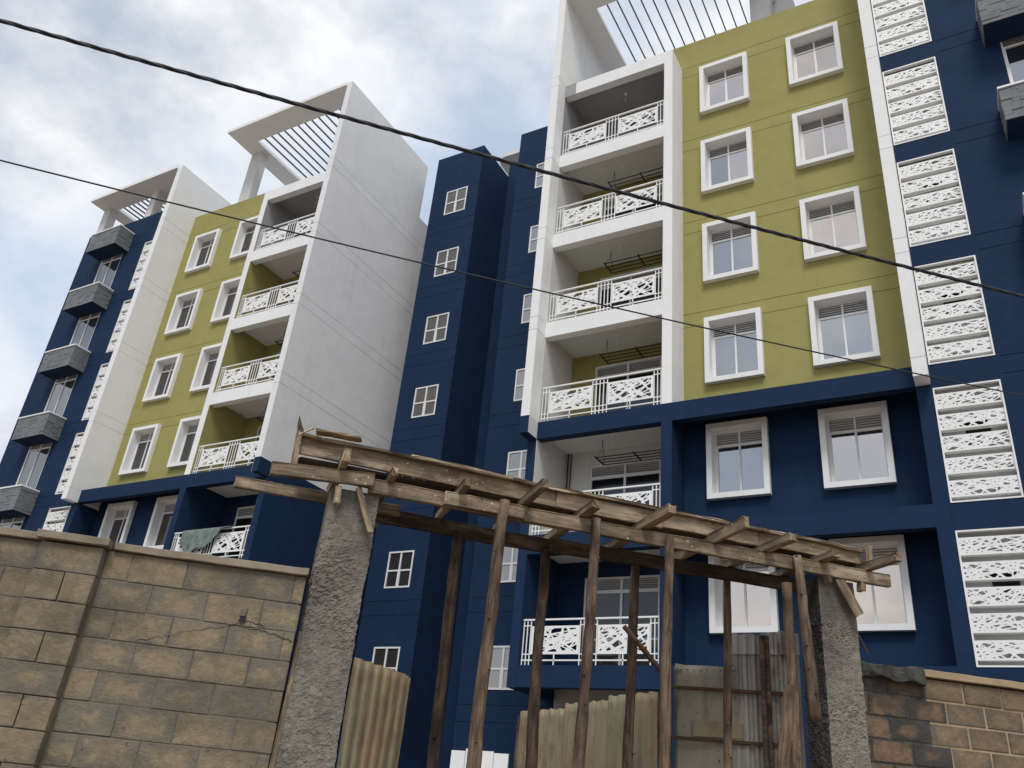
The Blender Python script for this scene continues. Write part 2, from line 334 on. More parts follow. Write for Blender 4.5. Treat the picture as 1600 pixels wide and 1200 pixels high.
# wall in a plane with grooves and openings. axis 'x': spans x,z and faces -y ; depth grows +y
def wall(x0, x1, z0, z1, y, th, opens=(), grooves=(), gx=None, gw=.016, gd=.014):
    xs = {x0, x1}; zs = {z0, z1}
    for o in opens: xs |= {o[0], o[1]}; zs |= {o[2], o[3]}
    for g in grooves:
        if z0 < g < z1: zs |= {g - gw / 2, g + gw / 2}
    if gx: xs |= set(gx)
    xs = sorted(v for v in xs if x0 - 1e-6 <= v <= x1 + 1e-6); zs = sorted(v for v in zs if z0 - 1e-6 <= v <= z1 + 1e-6)
    D = {}
    for i in range(len(xs) - 1):
        for j in range(len(zs) - 1):
            cx, cz = (xs[i] + xs[i + 1]) / 2, (zs[j] + zs[j + 1]) / 2
            d = 0
            if any(abs(cz - g) < gw / 2 for g in grooves) and (gx is None or gx[0] < cx < gx[1]): d = gd
            if any(o[0] < cx < o[1] and o[2] < cz < o[3] for o in opens): d = None
            D[i, j] = d
    mb = MB()
    dep = lambda d: th if d is None else d
    for (i, j), d in D.items():
        if d is not None: mb.add([(xs[i], y + d, zs[j]), (xs[i + 1], y + d, zs[j]), (xs[i + 1], y + d, zs[j + 1]), (xs[i], y + d, zs[j + 1])], [(0, 1, 2, 3)])
        for di, dj in ((1, 0), (0, 1)):
            e_ = D.get((i + di, j + dj), 'no')
            if e_ == 'no' or dep(e_) == dep(d): continue
            a, b_ = y + min(dep(d), dep(e_)), y + max(dep(d), dep(e_))
            if di: X = xs[i + 1]; mb.add([(X, a, zs[j]), (X, b_, zs[j]), (X, b_, zs[j + 1]), (X, a, zs[j + 1])], [(0, 1, 2, 3)])
            else: Z = zs[j + 1]; mb.add([(xs[i], a, Z), (xs[i + 1], a, Z), (xs[i + 1], b_, Z), (xs[i], b_, Z)], [(0, 1, 2, 3)])
    # outer rim
    mb.add([(x0, y, z0), (x0, y + th, z0), (x0, y + th, z1), (x0, y, z1)], [(0, 1, 2, 3)])
    mb.add([(x1, y, z0), (x1, y + th, z0), (x1, y + th, z1), (x1, y, z1)], [(0, 1, 2, 3)])
    mb.add([(x0, y, z0), (x1, y, z0), (x1, y + th, z0), (x0, y + th, z0)], [(0, 1, 2, 3)])
    mb.add([(x0, y, z1), (x1, y, z1), (x1, y + th, z1), (x0, y + th, z1)], [(0, 1, 2, 3)])
    return mb
def gbox(mb, x0, x1, y0, y1, z0, z1, grooves, gw=.018, ins=.012):
    if x1 < x0: x0, x1 = x1, x0
    gs = sorted(g for g in grooves if z0 + .03 < g < z1 - .03); a = z0
    for g in gs + [None]:
        b_ = z1 if g is None else g - gw / 2
        mb.box(x0, x1, y0, y1, a, b_)
        if g is not None: a = g + gw / 2
    mb.box(x0 + ins, x1 - ins, y0 + ins, y1 - ins, z0 + ins, z1 - ins)
    return mb

GZ = -1.6
ZF = [3.10 + 3.01 * k for k in range(7)]
GRO = [z + d for z in ZF for d in (-.05, -.445)]
# ------------------------------------------------------------------ ground and distance
g = MB(); g.add([(-400, -400, GZ), (400, -400, GZ), (400, 400, GZ), (-400, 400, GZ)], [(0, 1, 2, 3)])
o = g.obj('ground', M['earth'], org=(0, 0, GZ)); o['kind'] = 'structure'

# ------------------------------------------------------------------ window units (meshes shared)
def mesh_frame(w, h, bw, y0, y1, mat, name):
    m = MB(); m.box(-w / 2, w / 2, y0, y1, h / 2 - bw, h / 2); m.box(-w / 2, w / 2, y0, y1, -h / 2, -h / 2 + bw)
    m.box(-w / 2, -w / 2 + bw, y0, y1, -h / 2 + bw, h / 2 - bw); m.box(w / 2 - bw, w / 2, y0, y1, -h / 2 + bw, h / 2 - bw)
    return m
SW, SH, SB = 1.43, 1.88, .125
ME_SUR = mesh_frame(SW, SH, SB, -.145, .24, None, 's').mesh('window_surround', M['white'])
iw, ih = SW - 2 * SB, SH - 2 * SB
TZ = ih / 2 - .37          # underside of louvre band
def sash_mesh(iw, ih, tz, y=.14):
    m = mesh_frame(iw - .002, ih - .002, .045, y, y + .06, None, 's')
    m.box(-.022, .022, y + .002, y + .058, -ih / 2 + .045, ih / 2 - .045)
    m.box(-iw / 2 + .045, -.022, y + .003, y + .057, tz - .025, tz + .025); m.box(.022, iw / 2 - .045, y + .003, y + .057, tz - .025, tz + .025)
    # sliding sash stiles
    m.box(-iw / 2 + .045, -iw / 2 + .075, y + .006, y + .05, -ih / 2 + .045, tz - .025)
    return m.mesh('window_sash', M['pvc'])
ME_SASH = sash_mesh(iw, ih, TZ)
def pane_mesh(x0, x1, z0, z1, y, mat): return MB().box(x0, x1, y, y + .006, z0, z1).mesh('pane', mat)
def louvre_mesh(iw, z0, z1, y=.15):
    m = MB(); n = max(4, int((z1 - z0) / .052)); p = (z1 - z0) / n
    for s_ in (-1, 1):
        a, b_ = (.022, iw / 2 - .045) if s_ > 0 else (-iw / 2 + .045, -.022)
        for i in range(n):
            zc = z0 + (i + .5) * p
            m.add([(a, y, zc - p * .42), (b_, y, zc - p * .42), (b_, y + .035, zc + p * .25), (a, y + .035, zc + p * .25),
                   (a, y + .004, zc - p * .5), (b_, y + .004, zc - p * .5), (b_, y + .039, zc + p * .17), (a, y + .039, zc + p * .17)],
                  [(0, 1, 2, 3), (7, 6, 5, 4), (0, 4, 5, 1), (2, 6, 7, 3)])
    return m.mesh('louvre', M['louvre'])
ME_LOU = louvre_mesh(iw, TZ + .025, ih / 2 - .045)
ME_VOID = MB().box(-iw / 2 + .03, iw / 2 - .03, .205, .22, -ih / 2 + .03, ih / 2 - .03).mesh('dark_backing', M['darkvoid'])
pcache = {}
def pane_pair(gl, iw, ih, tz, y):
    k = (gl, iw, ih, tz)
    if k not in pcache:
        pcache[k] = [pane_mesh(-iw / 2 + .07, -.022, -ih / 2 + .045, tz - .025, y, M[gl]), pane_mesh(.022, iw / 2 - .045, -ih / 2 + .045, tz - .025, y, M[gl])]
    return pcache[k]
def small_window(parent, x, z, glk, label=None):
    wdw = inst('window', ME_SUR, (x, 18.0, z), parent)
    if label: wdw['label'] = label
    inst('window_sash', ME_SASH, (x, 18.0, z), wdw); inst('louvre', ME_LOU, (x, 18.0, z), wdw); inst('dark_backing', ME_VOID, (x, 18.0, z), wdw)
    for q, mm in enumerate(pane_pair(glk[0], iw, ih, TZ, .168)):
        if q == 1 and len(glk) > 1: mm = pane_pair(glk[1], iw, ih, TZ, .168)[1]
        inst('pane', mm, (x, 18.0, z), wdw, (R_.uniform(-.004, .012), 0, R_.uniform(-.012, .012)))
# tall window of the navy section (no surround)
BW, BH = 1.47, 2.3
BT = BH / 2 - .42
ME_BS = sash_mesh(BW, BH, BT, -.01); ME_BL = louvre_mesh(BW, BT + .025, BH / 2 - .045, 0)
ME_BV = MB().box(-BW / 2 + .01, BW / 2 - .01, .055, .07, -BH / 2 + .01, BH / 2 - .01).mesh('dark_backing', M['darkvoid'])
def tall_window(parent, x, z, gk):
    wdw = inst('window', ME_BS, (x, 17.14, z), parent)
    inst('louvre', ME_BL, (x, 17.14, z), wdw); inst('dark_backing', ME_BV, (x, 17.14, z), wdw)
    for mm in pane_pair(gk, BW, BH, BT, .02): inst('pane', mm, (x, 17.14, z), wdw)
# four pane tower window
def four_mesh(w, h):
    m = mesh_frame(w, h, .05, -.03, .03, None, 's')
    m.box(-.028, .028, -.028, .028, -h / 2 + .05, h / 2 - .05)
    m.box(-w / 2 + .05, -.028, -.026, .026, -.06, -.01); m.box(.028, w / 2 - .05, -.026, .026, -.06, -.01)
    m.box(-.05, -.028, -.022, .02, -h / 2 + .05, -.06); m.box(.028, .05, -.022, .02, -h / 2 + .05, -.06)
    return m.mesh('window_frame', M['pvc'])
TWW, TWH = .99, 1.19
ME_T = four_mesh(TWW, TWH)
TP = {k: [MB().box(a, b_, 0, .006, c_, d_).mesh('pane', M[k]) for a, b_, c_, d_ in
      ((-TWW / 2 + .04, -.02, -.02, TWH / 2 - .04), (.02, TWW / 2 - .04, -.02, TWH / 2 - .04), (-TWW / 2 + .04, -.02, -TWH / 2 + .04, -.05), (.02, TWW / 2 - .04, -TWH / 2 + .04, -.05))]
      for k in ('glass_frost', 'glass_pale', 'glass_dark')}
def tower_window(parent, x, z, gk):
    w_ = inst('window', ME_T, (x, 21.24, z), parent)
    for mm in TP[gk]: inst('pane', mm, (x, 21.24, z), w_)

# ------------------------------------------------------------------ railing
RL, RR = -9.57, -6.29
def railing(parent, Xf, z, flip):
    y = 17.2; T = 1.025
    a, b_ = sorted((Xf(RL), Xf(RR))); L = b_ - a
    r = MB(); r.box(a, b_, y - .025, y + .025, z + T - .035, z + T)
    rail = r.obj('balcony_railing', M['metalwhite'], parent); 
    r = MB(); r.box(a, b_, y - .012, y + .012, z + .10, z + .13)
    pw = 1.2; g0 = .22; gm = L - 2 * pw - 2 * g0
    segs = [(a, a + g0), (a + g0 + pw, a + g0 + pw + gm), (b_ - g0, b_)]
    for i, (s0, s1) in enumerate(segs):
        for zz in (z + .235, z + T - .16): r.box(s0, s1, y - .01, y + .01, zz, zz + .022)
        n = 3 if i != 1 else 5
        for q in range(n):
            x = s0 + .02 + (s1 - s0 - .04) * q / (n - 1)
            r.box(x - .011, x + .011, y - .011, y + .011, z + .0, z + T - .035)
    # feet in mid span
    for x in (a + g0 + pw / 2, b_ - g0 - pw / 2): r.box(x - .012, x + .012, y - .012, y + .012, z, z + .25)
    r.obj('baluster', M['metalwhite'], rail)
    for q, x in enumerate((a + g0 + pw / 2, b_ - g0 - pw / 2)): inst('lattice_panel', RAILP[q], (x, y, z + .245 + .31), rail)

def lattice_screen(parent, Xf, z0):
    a, b_ = sorted((Xf(-.48), Xf(.73))); h = 2.46; z1 = z0 + h; cx = (a + b_) / 2
    m = MB(); m.box(a, a + .03, 17.105, 17.2, z0, z1); m.box(b_ - .03, b_, 17.105, 17.2, z0, z1)
    m.box(a + .03, b_ - .03, 17.105, 17.2, z1 - .03, z1); m.box(a + .03, b_ - .03, 17.105, 17.2, z0, z0 + .03)
    fr = m.obj('lattice_screen', M['metalwhite'], parent)
    pit = (h - .12) / 5
    for i in range(5):
        zc = z0 + .13 + pit * i + .1575 - .03
        zc = z0 + .11 + pit * (i + .38)
        inst('lattice_panel', SCRP[(i + int(z0)) % 3], (cx, 17.15, zc), fr)
    m = MB()
    for i in range(5):
        zc = z0 + .11 + pit * (i + .38)
        for s_ in (-1, 1): m.box(a + .03, b_ - .03, 17.157, 17.27, zc + s_ * .1675 - .006, zc + s_ * .1675 + .006)
    m.obj('screen_ledge', M['metalwhite'], fr)

# ------------------------------------------------------------------ apartment block
def block(root, Xf, side):
    def B(mb, x0, x1, *r): a, b_ = sorted((Xf(x0), Xf(x1))); return mb.box(a, b_, *r)
    def G_(mb, x0, x1, *r): a, b_ = sorted((Xf(x0), Xf(x1))); return gbox(mb, a, b_, *r, GRO)
    def one(name, mat, *bx):
        m = MB()
        for b_ in bx: B(m, *b_)
        return m.obj(name, M[mat], root)
    # gable wall with projecting fin
    m = MB(); G_(m, -9.85, -9.6, 16.65, 26.0, 9.12, 22.25); 
    B(m, -9.85, -9.6, 16.65, 21.95, 22.25, 25.03)
    m.obj('gable_wall', M['sidewhite' if side == 'L' else 'white'], root)
    one('gable_base', 'blue', (-9.848, -9.602, 16.652, 26.0, 8.65, 9.118), (-9.846, -9.604, 17.12, 26.0, 2.62, 8.65), (-9.84, -9.61, 19.0, 26, GZ, 2.62))
    # olive wall
    xl, xr = sorted((Xf(-6.01), Xf(-.78)))
    wins = [(-4.712, SW), (-2.145, SW)]
    def openings(k):
        r = []
        for cx, w in wins:
            X = Xf(cx); zc = ZF[k] + 1.735; r.append((X - w / 2 + .04, X + w / 2 - .04, zc - SH / 2 + .04, zc + SH / 2 - .04))
        return r
    op = [q for k in range(2, 6) for q in openings(k)]
    wall(xl, xr, 9.12, 22.16, 18.0, .2, op, [z for z in GRO if z > 9.2]).obj('olive_wall', M['olive'], root)
    op = [q for k in range(0, 2) for q in openings(k)]
    wall(xl, xr, GZ, 9.118, 18.0, .2, op).obj('navy_recess_wall', M['blue'], root)
    one('parapet_wall', 'olive', (-9.6, -6.012, 18.0, 18.2, 21.0, 22.158))
    for k in range(6):
        for i, (cx, w) in enumerate(wins):
            if side == 'R': gk = [['glass_bright'], ['glass_bright']][i] if k in (5, 0) else ([['glass_cool', 'glass_bright'], ['glass_bright']][i] if k == 4 else ([['glass_cool'], ['glass_bright']][i] if k in (3, 1) else ['glass_cool']))  # warm and grey panes picked to paint in patchy cloud reflections
            else: gk = ['glass_dark', 'glass_grey'] if i == 0 else ['glass_dark']
            small_window(root, Xf(cx), ZF[k] + 1.735, gk)
    # bands, pillars
    one('navy_band', 'blue', (-6.01, -.782, 17.12, 17.34, 8.65, 9.118), (-6.01, -.782, 17.341, 17.999, 8.98, 9.116), (-6.01, -.782, 17.12, 17.34, 5.64, 6.10), (-6.01, -.782, 17.341, 17.999, 5.96, 6.098), (-6.01, -.782, 17.12, 17.999, GZ, 3.10))
    one('balcony_pillar', 'white', (-6.27, -6.01, 17.12, 18.2, 9.12, 21.10))
    one('pillar_base', 'blue', (-6.27, -6.012, 17.122, 18.0, 2.62, 9.12), (-6.27, -6.012, 18.0, 19.0, GZ, 9.1))
    m = MB(); G_(m, -.78, -.5, 16.65, 18.2, 8.65, 22.2); B(m, -.78, -.5, 16.65, 21.0, 22.2, 24.05)
    m.obj('white_column', M['white'], root)
    one('column_base', 'blue', (-.782, -.502, 17.122, 18.2, GZ, 8.65))
    # balconies
    for k in range(7):
        z = ZF[k]; c1 = 'blue' if k <= 2 else 'white'
        ztop = z if k < 6 else 21.10
        a = -9.6 if k else -9.6
        mb = MB(); B(mb, -9.598, -6.272, 17.12, 17.37, z - .47 - (.0 if k < 6 else .06), ztop - .002)
        mb.obj('balcony_beam', M[c1], root)
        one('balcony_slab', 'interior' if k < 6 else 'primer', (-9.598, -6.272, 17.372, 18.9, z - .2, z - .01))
        if k == 6: break
        bm_ = ['blue', 'interior' if side == 'R' else 'blue', 'olive', 'olive', 'olive', 'primer'][k]
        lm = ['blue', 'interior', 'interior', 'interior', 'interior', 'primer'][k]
        rm = ['blue', 'blue', 'olive', 'olive', 'olive', 'primer'][k]
        one('back_wall', bm_, (-9.59, -8.87, 18.85, 18.98, z, z + 2.81), (-8.87, -6.9, 18.86, 18.99, z + 2.4, z + 2.805), (-6.9, -6.27, 18.85, 18.98, z, z + 2.81))
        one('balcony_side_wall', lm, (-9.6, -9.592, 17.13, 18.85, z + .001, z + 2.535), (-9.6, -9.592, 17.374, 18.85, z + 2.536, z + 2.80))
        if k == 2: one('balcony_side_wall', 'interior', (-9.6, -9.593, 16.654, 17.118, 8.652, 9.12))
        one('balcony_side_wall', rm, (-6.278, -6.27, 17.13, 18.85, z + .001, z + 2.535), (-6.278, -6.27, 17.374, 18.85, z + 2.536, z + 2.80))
        # sliding door
        if k < 5:
            cx = Xf((-8.87 - 6.9) / 2); dw = abs(Xf(-8.87) - Xf(-6.9)) - .004; dh = 2.4
            m = mesh_frame(dw, dh, .05, 0, .07, None, 's'); m.box(-.03, .03, .002, .068, -dh / 2 + .05, dh / 2 - .05)
            tz = dh / 2 - .36; m.box(-dw / 2 + .05, -.03, .004, .066, tz - .04, tz + .04); m.box(.03, dw / 2 - .05, .004, .066, tz - .04, tz + .04)
            m.box(-dw / 2 + .05, -.03, .01, .06, -.32, -.27); m.box(.03, dw / 2 - .05, .01, .06, -.32, -.27)
            dr = inst('sliding_door', m.mesh('sliding_door', M['pvc']), (cx, 18.87, z + dh / 2), root)
            inst('louvre', louvre_mesh(dw, tz + .04, dh / 2 - .05, .02), (cx, 18.87, z + dh / 2), dr)
            for a_, b_ in ((-dw / 2 + .05, -.03), (.03, dw / 2 - .05)):
                inst('pane', MB().box(a_, b_, .035, .041, -dh / 2 + .05, tz - .04).mesh('pane', M['glass_door']), (cx, 18.87, z + dh / 2), dr)
        railing(root, Xf, z, side == 'L')
        # ceiling rose and pendant bulb holder
        if 1 <= k <= 5:
            m = MB(); X = Xf(-7.9); zc = z + 2.81
            m.tube([(X, 18.05, zc - .02), (X, 18.05, zc)], .05, 10); m.tube([(X, 18.05, zc - .25), (X, 18.05, zc - .02)], .006, 5); m.tube([(X, 18.05, zc - .32), (X, 18.05, zc - .25)], .022, 8)
            m.obj('pendant_holder', M['metalwhite'], root)
    m = MB(); m.tube([(Xf(-9.5), 18.78, 6.12), (Xf(-9.5), 18.78, 8.9)], .022, 8); m.tube([(Xf(-9.42), 18.8, 6.12), (Xf(-9.42), 18.8, 8.9)], .015, 8)
    m.obj('drain_pipe', M['darkmetal'], root)
    # navy section
    nl, nr = sorted((Xf(-.5), Xf(5.2)))
    op = []
    for k in range(6):
        a, b_ = sorted((Xf(-.48), Xf(.73))); op.append((a, b_, ZF[k] - .02, ZF[k] + 2.44))
        X = Xf(2.835); op.append((X - BW / 2 + .003, X + BW / 2 - .003, ZF[k] + .2, ZF[k] + 2.5))
    gx = sorted((Xf(.80), Xf(5.2)))
    wall(nl, nr, GZ, 22.2, 17.12, .15, op, GRO, gx).obj('navy_wall', M['blue'], root)
    for k in range(6):
        lattice_screen(root, Xf, ZF[k] - .02)
        tall_window(root, Xf(2.835), ZF[k] + 1.35, 'glass_grey' if side == 'L' else 'glass_cool')
        z = ZF[k]
        if k < 6:
            one('stair_lobby', 'white', (-.49, .9, 17.46, 17.7, z - .1, z + 2.7), (-.497, -.485, 17.28, 17.46, z - .1, z + 2.7), (.80, .9, 17.28, 17.46, z - .1, z + 2.7),
                (-.485, .80, 17.28, 17.46, z + 2.45, z + 2.55), (-.485, .80, 17.28, 17.46, z - .12, z - .03))
            one('lobby_vent', 'darkvoid', (-.02, .42, 17.44, 17.458, z + 1.25, z + 1.85))
    # planter balconies under the tall windows
    for k in range(1, 7):
        z = ZF[k]; a, b_ = sorted((Xf(1.77), Xf(3.70)))
        m = MB(); m.box(a + .02, b_ - .02, 16.43, 17.118, z - .74, z + .17)
        pl = m.obj('planter_box', M['blue'], root)
        m = MB(); m.box(a - .02, b_ + .02, 16.38, 16.52, z + .171, z + .225); m.box(a - .02, a + .1, 16.52, 17.118, z + .171, z + .225); m.box(b_ - .1, b_ + .02, 16.52, 17.118, z + .171, z + .225)
        m.obj('planter_coping', M['white'], pl)
        rnd = random.Random(k * 3 + (side == 'L'))
        stones = []
        rows = 8; rh = .91 / rows
        for r_ in range(rows):
            x = a
            while x < b_ - .02:
                w = min(rnd.uniform(.14, .42), b_ - x)
                stones.append((x, min(x + w, b_), z - .74 + r_ * rh, rnd.uniform(.008, .026), 'f')); x += w
            y = 16.43
            while y < 17.09:
                w = min(rnd.uniform(.14, .4), 17.112 - y); stones.append((y, y + w, z - .74 + r_ * rh, rnd.uniform(.012, .035), 's')); y += w
        many = side == 'R' and k in (5, 6, 4)
        mall = MB()
        for (s0, s1, zz, d, t_) in stones:
            mb_ = MB() if many else mall
            if t_ == 'f': mb_.box(s0 + .002, s1 - .002, 16.43 - d, 16.431, zz + .002, zz + rh - .003)
            else:
                ex = a if side == 'R' else b_   # outward visible side
                for X_, sg in ((a + .021, -1), (b_ - .021, 1)):
                    if many and sg > 0: continue
                    mb_.box(X_, X_ + sg * d, s0 + .002, s1 - .002, zz + .002, zz + rh - .003)
            if many: mb_.obj('cladding_stone', M['stonegrey'], pl)
        if not many:
            o = mall.obj('cladding_stone', M['stonegrey'], pl); o['kind'] = 'stuff'
    # cores (rooms are closed behind the glazing)
    one('building_core', 'primer', (-6.26, -.79, 18.202, 27.9, GZ, 21.9), (-9.59, -6.272, 19.0, 27.8, GZ, 21.8), (-.48, 5.19, 18.22, 27.7, GZ, 21.95))
    one('end_wall', 'blue', (5.0, 5.199, 17.272, 28.0, GZ, 22.19))
    one('roof_slab', 'primer', (-9.59, 5.0, 18.21, 28, 21.96, 22.05))
    # roof canopies
    def canopy(x0, x1, y0, y1, z, ox0, ox1, oy0, oy1, nb):
        cn = one('roof_canopy', 'white', (x0, x1, y0, oy0, z, z + .15), (x0, x1, oy1, y1, z, z + .15), (x0, ox0, oy0, oy1, z, z + .15), (ox1, x1, oy0, oy1, z, z + .15))
        for i in range(nb):
            x = ox0 + (ox1 - ox0) * (i + 1) / (nb + 1)
            m = MB(); B(m, x - .016, x + .016, oy0 - .0 + .001, oy1 - .001, z + .04, z + .11); m.obj('bar', M['bar'], cn)
        return cn
    cn = canopy(-9.6, -3.22, 16.58, 21.95, 24.87, -8.87, -4.07, 17.5, 21.2, 12)
    m = MB(); B(m, -3.85, -3.25, 18.03, 18.4, 22.05, 24.869); m.obj('canopy_post', M['interior' if side == 'L' else 'primer'], cn)  # right post coloured grey to stand for the shadow on it
    if side == 'R': one('roof_parapet_block', 'primer', (-3.7, -2.8, 19.5, 20.4, 22.05, 24.6))
    m = MB(); B(m, -3.85, -3.25, 21.3, 21.7, 21.9, 24.869); m.obj('canopy_post', M['interior'], cn)
    cn = canopy(-.5, 5.3, 16.58, 20.6, 23.93, 2.1, 4.55, 17.55, 19.6, 7)
    for x0_, x1_, y0_, y1_ in ((4.75, 5.2, 17.3, 17.7), (1.45, 1.85, 17.3, 17.7), (4.75, 5.2, 19.9, 20.3), (1.45, 1.85, 19.9, 20.3)):
        m = MB(); B(m, x0_, x1_, y0_, y1_, 22.2, 23.929); m.obj('canopy_post', M['interior'], cn)

XR = lambda x: x
XLf = lambda x: -18.87 - (x + 9.85) * 1.0177
XRACK = lambda x: x - 12.74
bR = thing('apartment_building', 'nearer right hand apartment block in olive, navy and white with stacked balconies', 'building', (-2.3, 18, GZ))
block(bR, XR, 'R')
m = MB(); m.box(-9.597, -9.22, 17.108, 17.12, 20.60, 21.10); m.obj('bare_concrete_patch', M['primer'], bR)
bL = thing('apartment_building', 'farther left hand apartment block whose tall white gable wall faces the towers', 'building', (-26.4, 18, GZ))
block(bL, XLf, 'L')

# ------------------------------------------------------------------ service towers between the blocks
tA = thing('service_tower', 'navy tower with four pane windows standing against the white gable wall', 'tower', (-17.2, 21.2, GZ))
op = [(-16.515 - TWW / 2 + .01, -16.515 + TWW / 2 - .01, 21.83 - 3.01 * k - TWH / 2 + .01, 21.83 - 3.01 * k + TWH / 2 - .01) for k in range(7)]
wall(-17.74, -15.5, GZ, 24.42, 21.23, .15, op, [z + d for z in ZF for d in (-.33, -.78)]).obj('tower_wall', M['blue'], tA)
MB().box(-17.739, -15.5, 21.382, 23.3, GZ, 24.415).obj('tower_body', M['blue'], tA)
for k in range(7): tower_window(tA, -16.515, 21.83 - 3.01 * k, 'glass_frost' if k < 4 else 'glass_dark')
tB = thing('service_tower', 'navy tower set behind the corner fin of the right hand block', 'tower', (-11.8, 21.2, GZ))
op = [(-12.385 - TWW / 2 + .01, -12.385 + TWW / 2 - .01, 21.83 - 3.01 * k - TWH / 2 + .01, 21.83 - 3.01 * k + TWH / 2 - .01) for k in range(7)]
wall(-13.75, -9.86, GZ, 24.32, 21.23, .15, op, [z + d for z in ZF for d in (-.33, -.78)]).obj('tower_wall', M['blue'], tB)
MB().box(-13.75, -9.86, 21.382, 24.6, GZ, 24.31).obj('tower_body', M['blue'], tB)
for k in range(7): tower_window(tB, -12.385, 21.83 - 3.01 * k, 'glass_pale')
tC = thing('stair_core', 'deep navy recess wall between the two service towers under a white roof slab', 'building', (-14.6, 23.4, GZ))
MB().box(-15.52, -13.7, 23.302, 25.5, GZ, 25.15).obj('recess_wall', M['blue'], tC)
m = MB(); r = MB()
def rslab(x0, x1, y0, y1, z0, z1, rad):
    pts = []
    for cx, cy, a0 in ((x1 - rad, y0 + rad, -90), (x1 - .01, y1, 0), (x0, y1, 180), (x0 + rad, y0 + rad, 180)):
        if cy == y1: pts.append((cx, cy)); continue
        for i in range(7):
            a = math.radians(a0 + i * 15); pts.append((cx + rad * math.cos(a), cy + rad * math.sin(a)))
    n = len(pts); v = [(p[0], p[1], z0) for p in pts] + [(p[0], p[1], z1) for p in pts]
    f = [tuple(range(n))[::-1], tuple(range(n, 2 * n))] + [(i, (i + 1) % n, n + (i + 1) % n, n + i) for i in range(n)]
    return v, f
m.add(*rslab(-17.1, -12.5, 24.5, 28.5, 27.0, 27.22, .5)); m.obj('roof_slab', M['interior'], tC)
MB().box(-16.75, -16.35, 25.3, 25.7, 22, 26.99).obj('slab_post', M['interior'], tC)
MB().box(-15.4, -12.6, 25.51, 28, GZ, 26.99).obj('stair_shaft', M['blue'], tC)
MB().box(-18.8, -10, 25.6, 29, GZ, 22.0).obj('rear_wing', M['blue'], tC)

# ------------------------------------------------------------------ hanging drying racks, tarpaulin
def rack(Xf, k, label, n=4):
    z = ZF[k] + 2.25; a, b_ = sorted((Xf(-8.36), Xf(-6.45)))
    r = thing('drying_rack', label, 'drying rack', ((a + b_) / 2, 18.2, z), 'black clothes drying racks under the balcony ceilings')
    m = MB()
    for x in (a, a + 1.03, b_ - .03): m.box(x, x + .035, 17.97, 18.53, z - .012, z + .012)
    m.obj('cross_bar', M['darkmetal'], r)
    for i in range(n):
        y = 18.0 + .5 * i / (n - 1); MB().box(a + .01, b_, y - .01, y + .01, z - .035, z - .013).obj('hanging_bar', M['darkmetal'], r)
    m = MB()
    for x in (a + .08, b_ - .08):
        m.tube([(x, 18.0, z), (x + .02, 18.24, z + .38)], .006, 4); m.tube([(x, 18.48, z), (x + .02, 18.24, z + .38)], .006, 4); m.tube([(x + .02, 18.24, z + .36), (x + .02, 18.24, z + .55)], .012, 5)
    m.obj('hanger_wire', M['darkmetal'], r)
fl = ['first', 'second', 'third', 'fourth', 'fifth', 'top']
for k, t_ in ((1, 'black drying rack in the right block balcony partly hidden behind the timber formwork'), (2, 'black drying rack in the lowest white framed balcony of the right block'),
              (3, 'black drying rack in the right block balcony crossed by the thin cable'), (4, 'black drying rack in the right block balcony crossed by the thick cable')):
    rack(XR, k, t_)
for k, t_ in ((2, 'black drying rack in the lowest white framed balcony of the left block'), (3, 'black drying rack in the middle olive balcony of the left block'), (4, 'black drying rack in the left block balcony just below the topmost one')):
    rack(XRACK, k, t_)
m = MB(); nu, nv = 26, 14; idx = {}
for i in range(nu + 1):
    u_ = i / nu; x = -22.03 + u_ * 2.1
    drop = [.42, .60, .86, .80, .62, .68, .66, .45, .12, .05][min(9, int(u_ * 9.99))]
    nx_ = [.42, .60, .86, .80, .62, .68, .66, .45, .12, .05][min(9, int(u_ * 9.99) + 1)]; fr_ = u_ * 9.99 - int(u_ * 9.99); drop = drop * (1 - fr_) + nx_ * fr_
    for j in range(nv + 1):
        v_ = j / nv
        fold = .06 * math.sin(u_ * 31 + v_ * 7) * v_ + .05 * noise.noise(Vector((u_ * 6, v_ * 4, 1)))
        if j <= 2: p = (x, 17.24 - .055 * j, 7.155 - .0 * j + (.012 if j == 1 else 0))
        else: p = (x + .06 * v_ * math.sin(u_ * 9), 17.115 - abs(fold) - .02 * v_, 7.15 - drop * (j - 2) / (nv - 2))
        m.v.append(p)
for i in range(nu):
    for j in range(nv):
        a = i * (nv + 1) + j; m.f.append((a, a + 1, a + nv + 2, a + nv + 1))
o = m.obj('tarpaulin', M['tarp'], None, smooth=True); tag(o, 'dirty green tarpaulin draped over the navy balcony railing of the left block', 'tarpaulin')
sm = o.modifiers.new('s', 'SOLIDIFY'); sm.thickness = .006

# ------------------------------------------------------------------ frames of reference on the street
A40 = math.radians(40); U40 = Vector((math.cos(A40), math.sin(A40), 0)); N40 = Vector((-math.sin(A40), math.cos(A40), 0))
A46 = math.radians(46); U46 = Vector((math.cos(A46), math.sin(A46), 0)); N46 = Vector((-math.sin(A46), math.cos(A46), 0))
def PW(s, n, z): return U40 * s + N40 * n + Vector((0, 0, z))
def PG(s, n, z): return U46 * s + N46 * n + Vector((0, 0, z))
D0 = 6.684

